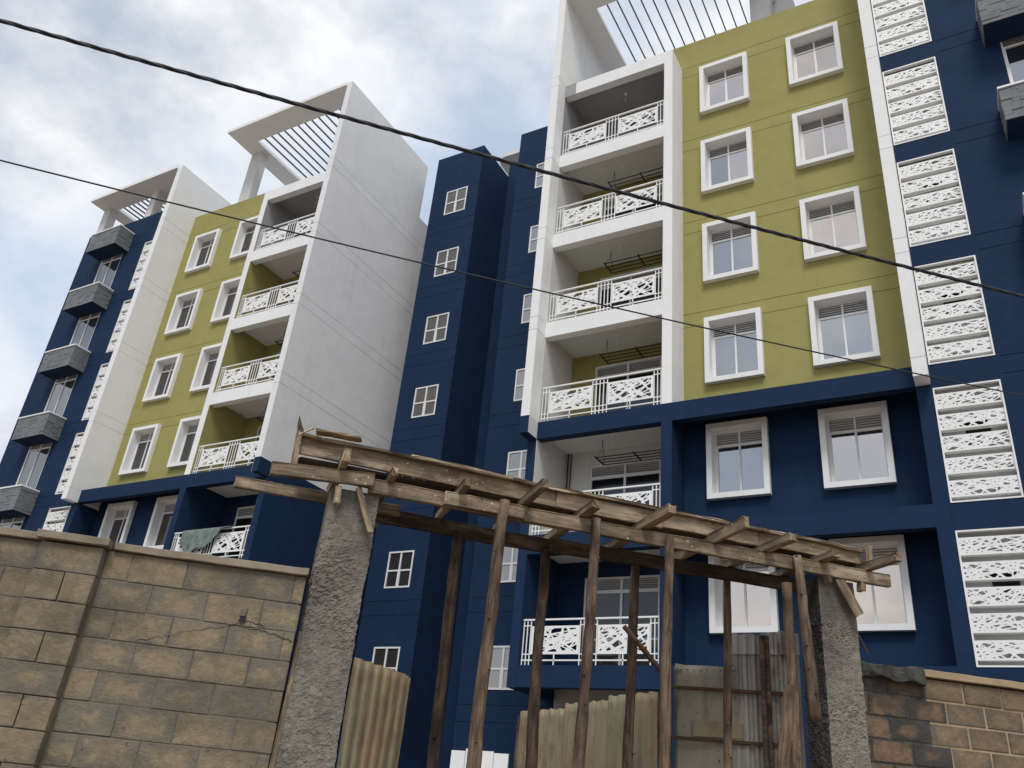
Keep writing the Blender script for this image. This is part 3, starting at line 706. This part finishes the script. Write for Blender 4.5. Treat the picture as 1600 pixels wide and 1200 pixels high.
# ------------------------------------------------------------------ boundary walls
def rough_block(w, h, d, seed, amp=.006):
    rnd = random.Random(seed); bm = bmesh.new(); bmesh.ops.create_cube(bm, size=1)
    bmesh.ops.scale(bm, vec=(w, d, h), verts=bm.verts)
    bmesh.ops.bevel(bm, geom=list(bm.edges), offset=.004, segments=1, affect='EDGES')
    for v in bm.verts: v.co += Vector((rnd.uniform(-amp, amp) * .8, rnd.uniform(-amp, amp) * .22, rnd.uniform(-amp, amp) * .8))
    return bm
def block_meshes(w, h, d, mat, n=5, amp=.004):
    r = []
    for i in range(n):
        bm = rough_block(w, h, d, i * 7 + int(w * 100), amp); me = bpy.data.meshes.new('wall_block'); bm.to_mesh(me); bm.free(); me.materials.append(mat); r.append(me)
    return r
def masonry(root, s0, s1, n, ztop, course, length, rows, mats, off=0.0, d=.16, joint=.007, seed=1, frame=(U40, N40, A40), name='wall_block', wet=None, minw=.07):
    rnd = random.Random(seed); cache = {}
    for r_ in range(rows):
        z = ztop - course * (r_ + .5); x = s0 - (length * (.5 if r_ % 2 else 0) + off) % length
        while x < s1:
            a, b_ = max(x, s0), min(x + length, s1); x += length
            if b_ - a < minw: continue
            w = b_ - a - joint; key = round(w, 2)
            mt = mats
            if wet and (a + b_) / 2 < wet[0]: mt = wet[1]
            ck = (key, mt.name)
            if ck not in cache: cache[ck] = block_meshes(w, course - joint, d, mt, 4 if w > length * .9 else 1)
            p = frame[0] * ((a + b_) / 2) + frame[1] * (n + d / 2 + rnd.uniform(-.004, .0025)) + Vector((0, 0, z + rnd.uniform(-.002, .002)))
            o = inst(name, rnd.choice(cache[ck]), p, root, (rnd.uniform(-.004, .004), rnd.uniform(-.006, .006), frame[2] + rnd.uniform(-.004, .004)))
def fbox(root, name, mat, s0, s1, n0, n1, z0, z1, frame='w', amp=.0, seg=.12, bev=.0):
    """box in the wall frame, optionally subdivided with an uneven surface"""
    P = PW if frame == 'w' else PG; ang = A40 if frame == 'w' else A46
    c = P((s0 + s1) / 2, (n0 + n1) / 2, (z0 + z1) / 2)
    bm = bmesh.new(); bmesh.ops.create_cube(bm, size=1); bmesh.ops.scale(bm, vec=(s1 - s0, n1 - n0, z1 - z0), verts=bm.verts)
    if bev: bmesh.ops.bevel(bm, geom=list(bm.edges), offset=bev, segments=1, affect='EDGES')
    if amp:
        for ax in range(3):
            L = (s1 - s0, n1 - n0, z1 - z0)[ax]; k = int(L / seg)
            for i in range(1, k + 1):
                co = [0, 0, 0]; co[ax] = -L / 2 + L * i / (k + 1); no = [0, 0, 0]; no[ax] = 1
                bmesh.ops.bisect_plane(bm, geom=bm.verts[:] + bm.edges[:] + bm.faces[:], plane_co=co, plane_no=no)
        for v in bm.verts:
            q = v.co * 1.0 + c
            v.co += Vector((noise.noise(q * 9), noise.noise(q * 9 + Vector((7, 7, 7))), noise.noise(q * 9 + Vector((3, 9, 1))))) * amp
    me = bpy.data.meshes.new(name); bm.to_mesh(me); bm.free(); me.materials.append(mat)
    o = bpy.data.objects.new(name, me); link(o, c, root); o.rotation_euler = (0, 0, ang); return o
wl = thing('boundary_wall', 'left block wall with projecting pier and grey cement coping', 'wall', PW(-2, 6.9, GZ))
fbox(wl, 'mortar_core', M['mortar'], -5.2, -.475, 6.805, 6.96, GZ, 1.55)
masonry(wl, -5.2, -2.425, 6.8, 1.552, .215, .41, 12, M['block'], .1, seed=4)
masonry(wl, -1.96, -.455, 6.8, 1.552, .215, .41, 12, M['block'], .22, seed=5)
masonry(wl, -2.42, -1.97, 6.71, 1.545, .215, .47, 12, M['block'], 0, d=.17, seed=6, name='pier_block')
fbox(wl, 'pier_core', M['mortar'], -2.41, -1.98, 6.73, 6.8, GZ, 1.52)
fbox(wl, 'coping', M['coping'], -5.2, -2.46, 6.76, 7.02, 1.556, 1.612, amp=.006, bev=.004)
fbox(wl, 'coping', M['coping'], -2.455, -1.935, 6.665, 7.02, 1.555, 1.612, amp=.006, bev=.004)
fbox(wl, 'coping', M['coping'], -1.92, -.45, 6.76, 7.02, 1.556, 1.612, amp=.006, bev=.004)
# chipped hole and crack ridge in the mortar
def ribbon(root, name, mat, pts, w, t, n):
    m = MB()
    for i in range(len(pts) - 1):
        a, b_ = pts[i], pts[i + 1]; k = 5
        sub = [(a[0] + (b_[0] - a[0]) * q / k, a[1] + (b_[1] - a[1]) * q / k + .008 * math.sin(q * 2.1 + i)) for q in range(k + 1)]
        m.tube([PW(p[0], n, p[1]) for p in sub], [w * (.6 + .5 * R_.random()) for _ in sub], 5)
    return m.obj(name, mat, root)
ribbon(wl, 'mortar_ridge', M['mortar'], [(-1.584, .929), (-1.40, .975), (-1.21, 1.046), (-1.0, 1.10), (-.894, 1.143)], .008, 0, 6.800)
ribbon(wl, 'crack', M['mortar'], [(-.90, 1.165), (-.80, 1.160), (-.70, 1.150)], .008, 0, 6.797)
ribbon(wl, 'crack', M['mortar'], [(-.86, 1.12), (-.70, 1.11), (-.55, 1.08), (-.47, 1.06)], .006, 0, 6.797)
fbox(wl, 'chipped_hole', M['darkvoid'], -.885, -.84, 6.785, 6.80, 1.155, 1.195, amp=.016, seg=.01)
fbox(wl, 'mortar_chip', M['mortar'], -.89, -.85, 6.78, 6.80, 1.20, 1.25, amp=.016, seg=.01)

wr = thing('boundary_wall', 'right block wall with tan coping and a dark cement patch beside the pillar', 'wall', PW(6, 7.6, GZ))
fbox(wr, 'mortar_core', M['coping_r'], 4.58, 9.0, 7.428, 7.58, GZ, 1.53)
masonry(wr, 4.57, 9.0, 7.42, 1.54, .197, .40, 14, M['block_r'], .08, seed=9, joint=.022, wet=(5.32, M['block_wet']))
fbox(wr, 'mortar_core', M['wetmortar'], 4.575, 5.30, 7.424, 7.50, GZ, 1.525)
fbox(wr, 'coping', M['coping_r'], 5.26, 9.0, 7.38, 7.66, 1.545, 1.61, amp=.005, bev=.004)
fbox(wr, 'wet_cement_patch', M['wetmortar'], 4.56, 5.25, 7.34, 7.64, 1.47, 1.60, amp=.035, seg=.035)

# ------------------------------------------------------------------ gate pillars
def pillar(label, s0, s1, n0, n1, ztop, dark=False):
    r = thing('gate_pillar', label, 'pillar', PG((s0 + s1) / 2, (n0 + n1) / 2, GZ))
    ang = A46; c = PG((s0 + s1) / 2, (n0 + n1) / 2, 0)
    hz0, hz1 = -.2, ztop; wx, wy = s1 - s0, n1 - n0; st = .0105
    nxx, nyy, nzz = int(wx / st), int(wy / st), int((hz1 - hz0) / st); per = []
    for q in range(nxx): per.append((-wx / 2 + wx * q / nxx, -wy / 2, 0, -1))
    for q in range(nyy): per.append((wx / 2, -wy / 2 + wy * q / nyy, 1, 0))
    for q in range(nxx): per.append((wx / 2 - wx * q / nxx, wy / 2, 0, 1))
    for q in range(nyy): per.append((-wx / 2, wy / 2 - wy * q / nyy, -1, 0))
    vv = []; ff = []; P_ = len(per)
    for r_ in range(nzz + 1):
        z = hz0 + (hz1 - hz0) * r_ / nzz; sm_ = .5 if z > ztop - .42 + .05 * noise.noise(Vector((z, 1, 2))) else 1
        for x, y, ax, ay in per:
            q = Vector((x, y, z)) + c
            h = noise.noise(q * 3) * .008 + sm_ * (noise.fractal(q * 13, .8, 2.1, 4) * .007 + max(0, .55 - abs(noise.noise(Vector((q.x * 34, q.y * 34, q.z * 42))) * 3.2)) * .015 * (.5 + 1.1 * max(0, .5 + noise.noise(q * 2.3))) )
            vv.append((x + ax * h, y + ay * h, z))
    for r_ in range(nzz):
        for q in range(P_): ff.append((r_ * P_ + q, r_ * P_ + (q + 1) % P_, (r_ + 1) * P_ + (q + 1) % P_, (r_ + 1) * P_ + q))
    ff.append(tuple(nzz * P_ + q for q in range(P_)))
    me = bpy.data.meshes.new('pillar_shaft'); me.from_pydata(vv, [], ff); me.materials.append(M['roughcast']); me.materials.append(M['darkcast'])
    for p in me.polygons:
        if p.index < len(ff) - 1 and dark and (p.index % P_) >= 2 * nxx + nyy: p.material_index = 1  # left flank faces take the darker cement
    o = bpy.data.objects.new('pillar_shaft', me); link(o, c, r); o.rotation_euler = (0, 0, ang)
    fbox(r, 'pillar_foot', M['roughcast'], s0 + .002, s1 - .002, n0 + .002, n1 - .002, GZ, -.2, 'g')
    return r
pillar('roughcast cement gate pillar beside the left block wall', .305, .705, D0 + .06, D0 + .5, 2.30)
pillar('roughcast cement gate pillar with a darker flank beside the right block wall', 4.905, 5.295, D0 + .06, D0 + .38, 2.30, True)

# ------------------------------------------------------------------ timber formwork
def timber(root, name, p0, p1, w, h, mat, seed, up=Vector((0, 0, 1)), rough=.006, split=False):
    """beam from p0 to p1 (axis), w across, h along up"""
    p0, p1 = Vector(p0), Vector(p1); L = (p1 - p0).length; x = (p1 - p0).normalized(); y = up.cross(x).normalized(); z = x.cross(y)
    rnd = random.Random(seed); k = max(3, int(L / .16)); bm = bmesh.new(); rings = []
    prof = [(-w / 2, -h / 2), (w / 2, -h / 2), (w / 2, h / 2), (-w / 2, h / 2)]
    bev = .006; pr = []
    for i, (a, b_) in enumerate(prof):
        sa, sb = (1 if a > 0 else -1), (1 if b_ > 0 else -1)
        pr += [(a, b_ - sb * bev), (a - sa * bev, b_)] if i % 2 else [(a - sa * bev, b_), (a, b_ - sb * bev)]
    for i in range(k + 1):
        t = i / k; ox, oz = noise.noise(Vector((t * L * 1.3, seed, 0))) * rough * 1.6, noise.noise(Vector((t * L * 1.3, seed, 5))) * rough * 1.6
        ring = []
        for a, b_ in pr:
            e = 0
            if i in (0, k): e = rnd.uniform(-.012, .012) * (1.5 if split else .6)
            ring.append(bm.verts.new((-L / 2 + L * t + e, a + ox + rnd.uniform(-rough, rough) * .35, b_ + oz + rnd.uniform(-rough, rough) * .35)))
        rings.append(ring)
    for i in range(k):
        for j in range(8): bm.faces.new((rings[i][j], rings[i][(j + 1) % 8], rings[i + 1][(j + 1) % 8], rings[i + 1][j]))
    bm.faces.new(rings[0][::-1]); bm.faces.new(rings[-1]); bmesh.ops.recalc_face_normals(bm, faces=bm.faces)
    me = bpy.data.meshes.new(name); bm.to_mesh(me); bm.free(); me.materials.append(mat)
    o = bpy.data.objects.new(name, me); C.objects.link(o)
    mw = Matrix(((x.x, y.x, z.x, 0), (x.y, y.y, z.y, 0), (x.z, y.z, z.z, 0), (0, 0, 0, 1))); c = (p0 + p1) / 2
    WL[o.name] = c
    if root is not None: o.parent = root; o.location = c - WL[root.name]
    else: o.location = c
    o.rotation_euler = mw.to_euler(); return o
fw = thing('timber_formwork', 'rough timber formwork for a gate lintel spanning the two cement pillars', 'formwork', PG(2.8, D0 + .3, 2.25))
# front lower beam: three lapped planks
timber(fw, 'beam', PG(-.20, D0 - .02, 2.335), PG(.63, D0 - .02, 2.392), .05, .115, M['wood'], 1)
timber(fw, 'beam', PG(.60, D0 + .035, 2.36), PG(2.3, D0 + .035, 2.352), .05, .125, M['wood'], 2)
timber(fw, 'beam', PG(1.25, D0 - .02, 2.358), PG(1.95, D0 - .02, 2.352), .045, .115, M['wood'], 3, split=True)
timber(fw, 'beam', PG(1.95, D0 + .0, 2.345), PG(5.66, D0 + .0, 2.365), .05, .125, M['wood'], 4)
# back beam
timber(fw, 'beam', PG(-.48, D0 + .6, 2.372), PG(.95, D0 + .6, 2.372), .05, .10, M['wood'], 5, split=True)
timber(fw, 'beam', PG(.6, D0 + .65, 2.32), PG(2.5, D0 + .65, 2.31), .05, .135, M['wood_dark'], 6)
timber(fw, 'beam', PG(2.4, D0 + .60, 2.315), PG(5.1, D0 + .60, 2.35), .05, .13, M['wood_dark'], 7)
# joists
for i, (s, nf, nb, zc, w, h) in enumerate(((.36, -.22, .85, 2.50, .06, .12), (.775, -.16, .8, 2.455, .055, .08), (1.38, -.25, .8, 2.455, .06, .075), (1.96, -.50, .85, 2.465, .065, .075), (2.50, -.30, .9, 2.455, .085, .075),
                                            (3.10, -.52, .9, 2.455, .085, .085), (3.80, -.55, .85, 2.465, .05, .11), (4.33, -.42, .8, 2.455, .085, .075), (4.92, -.22, .85, 2.455, .085, .065), (5.42, -.45, .7, 2.455, .07, .085))):
    timber(fw, 'joist', PG(s, D0 + nf, zc), PG(s - .03, D0 + nb, zc - .003), w, h, M['wood'] if i != 6 else M['wood'], 20 + i, split=True)
# side boards on edge
timber(fw, 'side_board', PG(-.03, D0 + .10, 2.62), PG(1.35, D0 + .10, 2.60), .03, .155, M['wood'], 41)
timber(fw, 'side_board', PG(1.35, D0 + .105, 2.598), PG(2.28, D0 + .105, 2.58), .03, .15, M['wood'], 42)
timber(fw, 'side_board', PG(2.27, D0 + .09, 2.575), PG(3.3, D0 + .09, 2.565), .03, .15, M['wood'], 43)
timber(fw, 'side_board', PG(3.305, D0 + .095, 2.572), PG(4.3, D0 + .095, 2.565), .03, .14, M['wood'], 44)
timber(fw, 'side_board', PG(4.305, D0 + .09, 2.57), PG(5.42, D0 + .09, 2.575), .03, .13, M['wood'], 45)
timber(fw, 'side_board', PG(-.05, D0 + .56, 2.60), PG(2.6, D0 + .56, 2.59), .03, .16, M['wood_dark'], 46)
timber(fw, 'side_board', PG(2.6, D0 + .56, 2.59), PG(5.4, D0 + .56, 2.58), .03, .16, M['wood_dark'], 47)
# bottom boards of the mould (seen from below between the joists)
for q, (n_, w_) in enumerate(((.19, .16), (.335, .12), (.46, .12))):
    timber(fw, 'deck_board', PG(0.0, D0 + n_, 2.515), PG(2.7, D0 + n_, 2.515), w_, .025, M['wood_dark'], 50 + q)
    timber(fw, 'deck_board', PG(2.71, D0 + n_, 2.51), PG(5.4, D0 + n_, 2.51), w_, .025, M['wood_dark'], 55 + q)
# rough offcuts capping the side board
for q, (a, b_, z0, z1) in enumerate(((-.02, .95, 2.705, 2.69), (.9, 1.9, 2.69, 2.675), (1.85, 2.5, 2.675, 2.662), (2.45, 3.35, 2.66, 2.655), (3.3, 4.4, 2.655, 2.648), (4.35, 5.42, 2.648, 2.64))):
    timber(fw, 'cap_board', PG(a, D0 + .10, z0), PG(b_, D0 + .10, z1), .13, .03, M['wood'], 60 + q, rough=.02, split=True)
timber(fw, 'cap_splinter', PG(.10, D0 + .06, 2.75), PG(.46, D0 + .03, 2.735), .12, .018, M['wood_fresh'], 70, rough=.02, split=True)
timber(fw, 'cap_splinter', PG(-.04, D0 + .05, 2.70), PG(.05, D0 + .07, 2.78), .03, .012, M['wood_fresh'], 71, rough=.02, split=True)
timber(fw, 'stake', PG(-.03, D0 + .05, 2.35), PG(-.045, D0 + .07, 2.73), .06, .05, M['wood'], 72, up=U46)
m = MB(); m.tube([PG(-.035, D0 + .07, 2.72), PG(-.06, D0 + .07, 2.80), PG(-.075, D0 + .07, 2.87)], [.03, .018, .002], 6); m.obj('splintered_tip', M['wood_dark'], fw)
timber(fw, 'stake', PG(5.46, D0 + .0, 2.45), PG(5.49, D0 + .02, 2.70), .05, .045, M['wood'], 73, up=U46)
timber(fw, 'packing_block', PG(.355, D0 + .0, 2.29), PG(.365, D0 + .0, 2.15), .05, .05, M['wood'], 74, up=U46)
timber(fw, 'packing_block', PG(5.34, D0 + .0, 2.30), PG(5.33, D0 + .0, 2.215), .08, .05, M['wood'], 75, up=U46)
timber(fw, 'packing_block', PG(4.97, D0 + .0, 2.30), PG(4.975, D0 + .0, 2.235), .08, .05, M['wood'], 76, up=U46)
timber(fw, 'brace', PG(.515, D0 - .0, 2.31), PG(.668, D0 - .02, 1.95), .05, .05, M['wood'], 77, up=U46)
timber(fw, 'brace', PG(5.09, D0 - .0, 2.30), PG(5.26, D0 - .02, 1.975), .03, .11, M['wood'], 78, up=U46)
timber(fw, 'hanger', PG(.80, D0 + .66, 2.60), PG(.77, D0 + .68, 2.22), .04, .05, M['wood'], 79, up=U46)
m = MB()
for i in range(46):
    s = R_.uniform(.05, 5.5); z = 2.29 + R_.random() * .1; 
    m.tube([PG(s, D0 - .05, z), PG(s + .004, D0 - .075, z + .006)], .0022, 4)
o = m.obj('nail', M['rust'], fw); o['kind'] = 'stuff'

# ------------------------------------------------------------------ props
def prop(label, s0, z0, s1, z1, n, r0, r1, mat, seed, bend=.02, group='wooden props under the gate formwork'):
    """pole from the foot (s0,z0) to the top (s1,z1) in the gate plane at depth n"""
    rnd = random.Random(seed); a, b_ = PG(s0, n, z0), PG(s1, n, z1); K = 22; pts = []; rr = []; seg = 12
    for i in range(K + 1):
        t = i / K; p = a.lerp(b_, t)
        p += U46 * (bend * math.sin(t * math.pi * 1.0 + seed) * math.sin(t * math.pi) + .012 * noise.noise(Vector((t * 6, seed, 2)))) + N46 * .012 * noise.noise(Vector((t * 5, seed, 9)))
        pts.append(p); rr.append((r0 + (r1 - r0) * t) * (1 + .05 * noise.noise(Vector((t * 12, seed, 3)))))
    m = MB(); m.tube(pts, rr, seg)
    vs = [Vector(v) for v in m.v]
    for i in range(K + 1):
        for k in range(seg):
            q = vs[i * seg + k]; d = (q - pts[i]); vs[i * seg + k] = pts[i] + d * (1 + .17 * noise.noise(q * 9) + .10 * noise.noise(q * 23))
    m.v = [tuple(v) for v in vs]
    for j in range(5):
        t = rnd.uniform(.1, .95); p = a.lerp(b_, t); an = rnd.uniform(-2.6, -.4); dr = U46 * math.cos(an) + N46 * math.sin(an); rad = r0 + (r1 - r0) * t
        m.tube([p + dr * rad * .6, p + dr * (rad + .009)], [.017, .009], 6)
    # local frame along the pole so the grain follows it
    o = m.obj('prop_pole', M[mat], None, org=a, smooth=True)
    ax = (b_ - a).normalized(); rot = ax.to_track_quat('X', 'Z'); inv = rot.to_matrix().inverted()
    for v in o.data.vertices: v.co = inv @ v.co
    o.rotation_euler = rot.to_euler()
    tag(o, label, 'wooden prop', group); return o
prop('leftmost front prop, thick reddish pole under the lapped planks', 1.665, GZ, 1.765, 2.43, D0 - .02 - .0, .058, .046, 'pole', 1)
prop('front prop directly in front of the railing middle of the lowest balcony', 2.46, GZ, 2.60, 2.41, D0 - .06, .056, .042, 'pole_dark', 2, -.02)
prop('pale split front prop at the left edge of the grey gate leaf', 3.255, GZ, 3.305, 2.385, D0 - .06, .056, .040, 'pole', 3)
prop('front prop with a broken splintered foot hanging beside the right pillar', 4.69, .98, 4.615, 2.42, D0 - .06, .055, .038, 'pole', 4, .0)
prop('stout pole with a knobbly head standing against the broken prop', 4.47, GZ, 4.545, 2.17, D0 + .03, .055, .045, 'pole', 5, .01)
prop('leaning short prop tied low to the poles beside the right pillar', 4.10, GZ + .9, 4.47, 1.25, D0 - .05, .058, .048, 'pole', 6, 0)
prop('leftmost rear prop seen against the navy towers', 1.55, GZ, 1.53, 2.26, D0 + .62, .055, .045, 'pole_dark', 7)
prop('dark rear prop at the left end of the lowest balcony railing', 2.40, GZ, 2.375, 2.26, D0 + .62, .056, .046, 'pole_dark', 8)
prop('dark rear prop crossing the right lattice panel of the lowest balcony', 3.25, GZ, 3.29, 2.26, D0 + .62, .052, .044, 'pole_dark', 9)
prop('slim rear prop in front of the lower left navy zone window', 4.20, GZ, 4.265, 2.29, D0 + .62, .045, .038, 'pole', 10)
m = MB(); 
prop('stick leaning diagonally between the props across the balcony railing', 3.47, 1.28, 3.09, 1.63, D0 + .40, .024, .022, 'pole_dark', 12, 0, 'loose sticks')
tag(timber(None, 'timber_plank', PW(-.46, 6.84, GZ), PW(-.395, 6.84, 1.14), .075, .03, M['wood'], 90, up=N40), 'brown plank wedged upright between left block wall and cement pillar', 'plank')
m = MB(); m.tube([PG(5.235, D0 + .02, 1.86), PG(5.30, D0 + .0, 1.72), PG(5.345, D0 + .01, 1.645)], .0055, 6)
tag(m.obj('rebar_hook', M['rust'], None), 'thin rusty wire rod sticking down beside the right pillar', 'rod')

# ------------------------------------------------------------------ iron sheets of the gate
def sheet(name, label, cat, p0, p1, ztop, zbot, mat, pitch=.1, amp=.014, jag=.02, seed=1, flat=False, group=None, parent=None, dent=.01):
    p0, p1 = Vector(p0), Vector(p1); L = (p1 - p0).length; u = (p1 - p0).normalized(); n = Vector((-u.y, u.x, 0))
    rnd = random.Random(seed); nx = int(L / (pitch / 14)) if not flat else int(L / .04); nz = 30; m = MB()
    th = .0015
    for i in range(nx + 1):
        s = L * i / nx; ph = (s / pitch) % 1
        d = 0 if flat else (amp * max(-1, min(1, 1.9 * math.sin(2 * math.pi * ph))) if pitch < .15 else -amp * 2 * max(0, min(1, 2.2 - abs(ph - .5) * 16)))
        zt = ztop + jag * noise.noise(Vector((s * 3.1, seed, 0))) + (.35 * jag * math.sin(s * 40) if not flat else 0)
        zt += -(jag * 1.2) if noise.noise(Vector((int(s / .8) * 1.7, seed, 4))) > .1 else 0
        for j in range(nz + 1):
            z = zbot + (zt - zbot) * j / nz
            dd = d + dent * noise.noise(Vector((s * 2.4, z * 2.1, seed))) + dent * .5 * noise.noise(Vector((s * 9, z * 6, seed + 5)))
            m.v.append(tuple(p0 + u * s + n * dd + Vector((0, 0, z))))
    for i in range(nx):
        for j in range(nz):
            a = i * (nz + 1) + j; m.f.append((a, a + nz + 1, a + nz + 2, a + 1))
    o = m.obj(name, M[mat], parent, org=(p0 + p1) / 2 + Vector((0, 0, zbot)) if parent is None else None, smooth=True)
    mo = o.modifiers.new('t', 'SOLIDIFY'); mo.thickness = .002
    if label: tag(o, label, cat, group)
    return o
P3 = lambda x, y: Vector((x, y, 0))
sheet('corrugated_sheet', 'tan corrugated iron sheet beside the left cement pillar', 'iron sheet', P3(-4.36, 5.22), P3(-4.40, 6.03), 1.0, GZ, 'sheet_tan', .125, .008, .009, 2)
ms = thing('sheet_fence', 'tan and green corrugated iron fence panel between the props', 'fence', P3(-4.2, 9.1) + Vector((0, 0, GZ)))
sheet('corrugated_sheet', None, None, P3(-5.30, 9.62), P3(-4.45, 9.17), 1.19, GZ, 'sheet_tan', .19, .012, .015, 5, parent=ms)
sheet('corrugated_sheet', None, None, P3(-4.47, 9.15), P3(-3.75, 8.78), 1.23, GZ, 'sheet_tan', .24, .012, .03, 6, parent=ms)
sheet('corrugated_sheet', None, None, P3(-3.77, 8.76), P3(-3.10, 8.43), 1.27, GZ, 'sheet_tan', .19, .012, .02, 8, parent=ms)
for x, y in ((-5.33, 9.67), (-3.06, 8.43)):
    timber(ms, 'fence_post', P3(x, y) + Vector((0, 0, GZ)), P3(x, y) + Vector((0, 0, 1.15)), .07, .05, M['wood_dark'], 95 + int(x), up=U46)
gl = thing('gate_leaf', 'grey patched iron sheet gate leaf with rusty crossbars hung near the right pillar', 'gate', PG(4.5, 7.8, GZ))
sheet('flat_sheet', None, None, PG(4.08, 8.05, 0), PG(4.62, 7.60, 0), 1.545, GZ, 'sheet_grey', flat=True, jag=.01, seed=3, parent=gl, dent=.02)
sheet('corrugated_sheet', None, None, PG(4.50, 7.70, 0), PG(5.02, 7.28, 0), 1.86, GZ, 'sheet_rusty', .085, .011, .012, 7, parent=gl)
for z0, z1 in ((1.325, 1.30), (.86, .84)):
    timber(gl, 'crossbar', PG(4.02, 8.02, z0), PG(4.93, 7.33, z1), .03, .032, M['rust'], int(z0 * 99), rough=.004)
timber(gl, 'crossbar', PG(4.45, 7.66, .52), PG(4.93, 7.28, .53), .03, .05, M['rust'], 12)
timber(gl, 'gate_post', PG(4.01, 8.04, GZ), PG(4.01, 8.04, 1.56), .05, .06, M['rust'], 13, up=U46)
for s, zt, r_ in ((4.70, 1.83, .027), (4.745, 1.83, .024)):
    m = MB(); m.tube([PG(s - .02, 7.42 - (s - 4.7) * .3, GZ), PG(s, 7.42 - (s - 4.7) * .3, zt)], [r_ * 1.1, r_], 8); m.obj('upright_batten', M['pole_dark'], gl)
sheet('patch_sheet', None, None, PG(4.20, 7.93, 0), PG(4.58, 7.61, 0), 1.02, .88, 'sheet_tan', flat=True, jag=.02, seed=13, parent=gl, dent=.01)
sheet('corrugated_sheet', None, None, PG(4.50, 7.685, 0), PG(5.02, 7.265, 0), 1.865, 1.66, 'sheet_zinc', .085, .011, .03, 17, parent=gl)
for s_ in range(9):
    q = PG(4.12 + s_ * .05, 8.0 - s_ * .043, 1.50); m = MB(); m.tube([q, q - N46 * .012], .006, 6); m.obj('roofing_nail', M['rust'], gl)
# bent corner of the flat sheet
m = MB(); q0, q1, q2 = PG(4.06, 8.03, 1.49), PG(4.075, 8.03, 1.56), PG(4.13, 7.95, 1.545); m.add([q0, q1, q2, q0 + Vector((.001, .002, 0)), q1 + Vector((.001, .002, 0)), q2 + Vector((.001, .002, 0))], [(0, 1, 2), (5, 4, 3), (0, 3, 4, 1), (1, 4, 5, 2), (2, 5, 3, 0)])
m.obj('bent_corner', M['sheet_grey'], gl)
# white hoarding standing before the tower foot
m = MB()
for i in range(4):
    a = -11.02 + i * .36; m.add(*box_v((a, 17.0 + .02 * (i % 2), GZ), (a + .35, 17.03 + .02 * (i % 2), 1.26 + [.0, .05, .02, -.01][i])))
tag(m.obj('white_hoarding', M['metalwhite'], None, org=(-10.4, 17, GZ)), 'low white hoarding at the foot of the navy tower', 'hoarding')

# ------------------------------------------------------------------ overhead cables
def cable(name, label, n, z0, slope, sag, r, strands, g0=-25, g1=40):
    m = MB(); K = 420
    def base(t):
        g_ = g0 + (g1 - g0) * t
        return PG(g_, n, z0 + slope * (g_) + sag * ((g_ - 3.5) ** 2) / 100)
    if strands == 1: m.tube([base(i / 160) for i in range(161)], r, 8)
    else:
        for q in range(strands):
            pts = []
            for i in range(K * 3 + 1):
                t = i / (K * 3); p = base(t); ph = t * (g1 - g0) / .55 * 2 * math.pi + q * 2 * math.pi / strands
                pts.append(p + N46 * math.cos(ph) * r * .5 + Vector((0, 0, 1)) * math.sin(ph) * r * .5)
            m.tube(pts, r * .66, 7)
    o = m.obj(name, M['cable'], None, smooth=True); tag(o, label, 'cable', 'overhead cables'); return o
K1 = 5.5 / 9
cable('overhead_cable', 'thick twisted black overhead cable, the upper of the two', 5.5, 8.235 * K1, .026, .22, .0165, 3)
cable('overhead_cable', 'thin black overhead cable, the lower of the two', 5.5, 6.175 * K1, .034, .30, .0065, 1)

# ------------------------------------------------------------------ tree across the road (mirrored in the balcony door glass)
tr = thing('tree', 'leafy tree across the road mirrored in the lowest balcony door', 'tree', (-20.5, -14, GZ))
m = MB(); m.tube([(-20.5, -14, GZ), (-20.4, -14.1, 2), (-20.6, -13.9, 5), (-20.3, -14, 8)], [.32, .25, .2, .08], 10)
for i in range(9):
    a = i * 2.4; m.tube([(-20.5, -14, 3.2 + i * .5), (-20.5 + math.cos(a) * 1.5, -14 + math.sin(a) * 1.5, 4.6 + i * .55), (-20.5 + math.cos(a) * 2.8, -14 + math.sin(a) * 2.8, 5.8 + i * .6)], [.11, .07, .02], 6)
m.obj('trunk', M['bark'], tr, smooth=True)
m = MB(); rnd = random.Random(5)
cl = [(Vector((rnd.gauss(-20.5, 2.0), rnd.gauss(-14, 2.0), rnd.uniform(4.5, 10.2))), rnd.uniform(.7, 1.4)) for _ in range(30)]
for c_, r_ in cl:
    for _ in range(150):
        d = Vector((rnd.gauss(0, 1), rnd.gauss(0, 1), rnd.gauss(0, 1))).normalized() * r_ * rnd.uniform(.5, 1)
        p = c_ + d; a = Vector((rnd.gauss(0, 1), rnd.gauss(0, 1), rnd.gauss(0, 1))).normalized() * .13; b_ = a.cross(Vector((rnd.gauss(0, 1), rnd.gauss(0, 1), rnd.gauss(0, 1)))).normalized() * .07
        m.add([p - a, p + b_, p + a, p - b_], [(0, 1, 2, 3)])
o = m.obj('crown', M['leaf'], tr); o['kind'] = 'stuff'
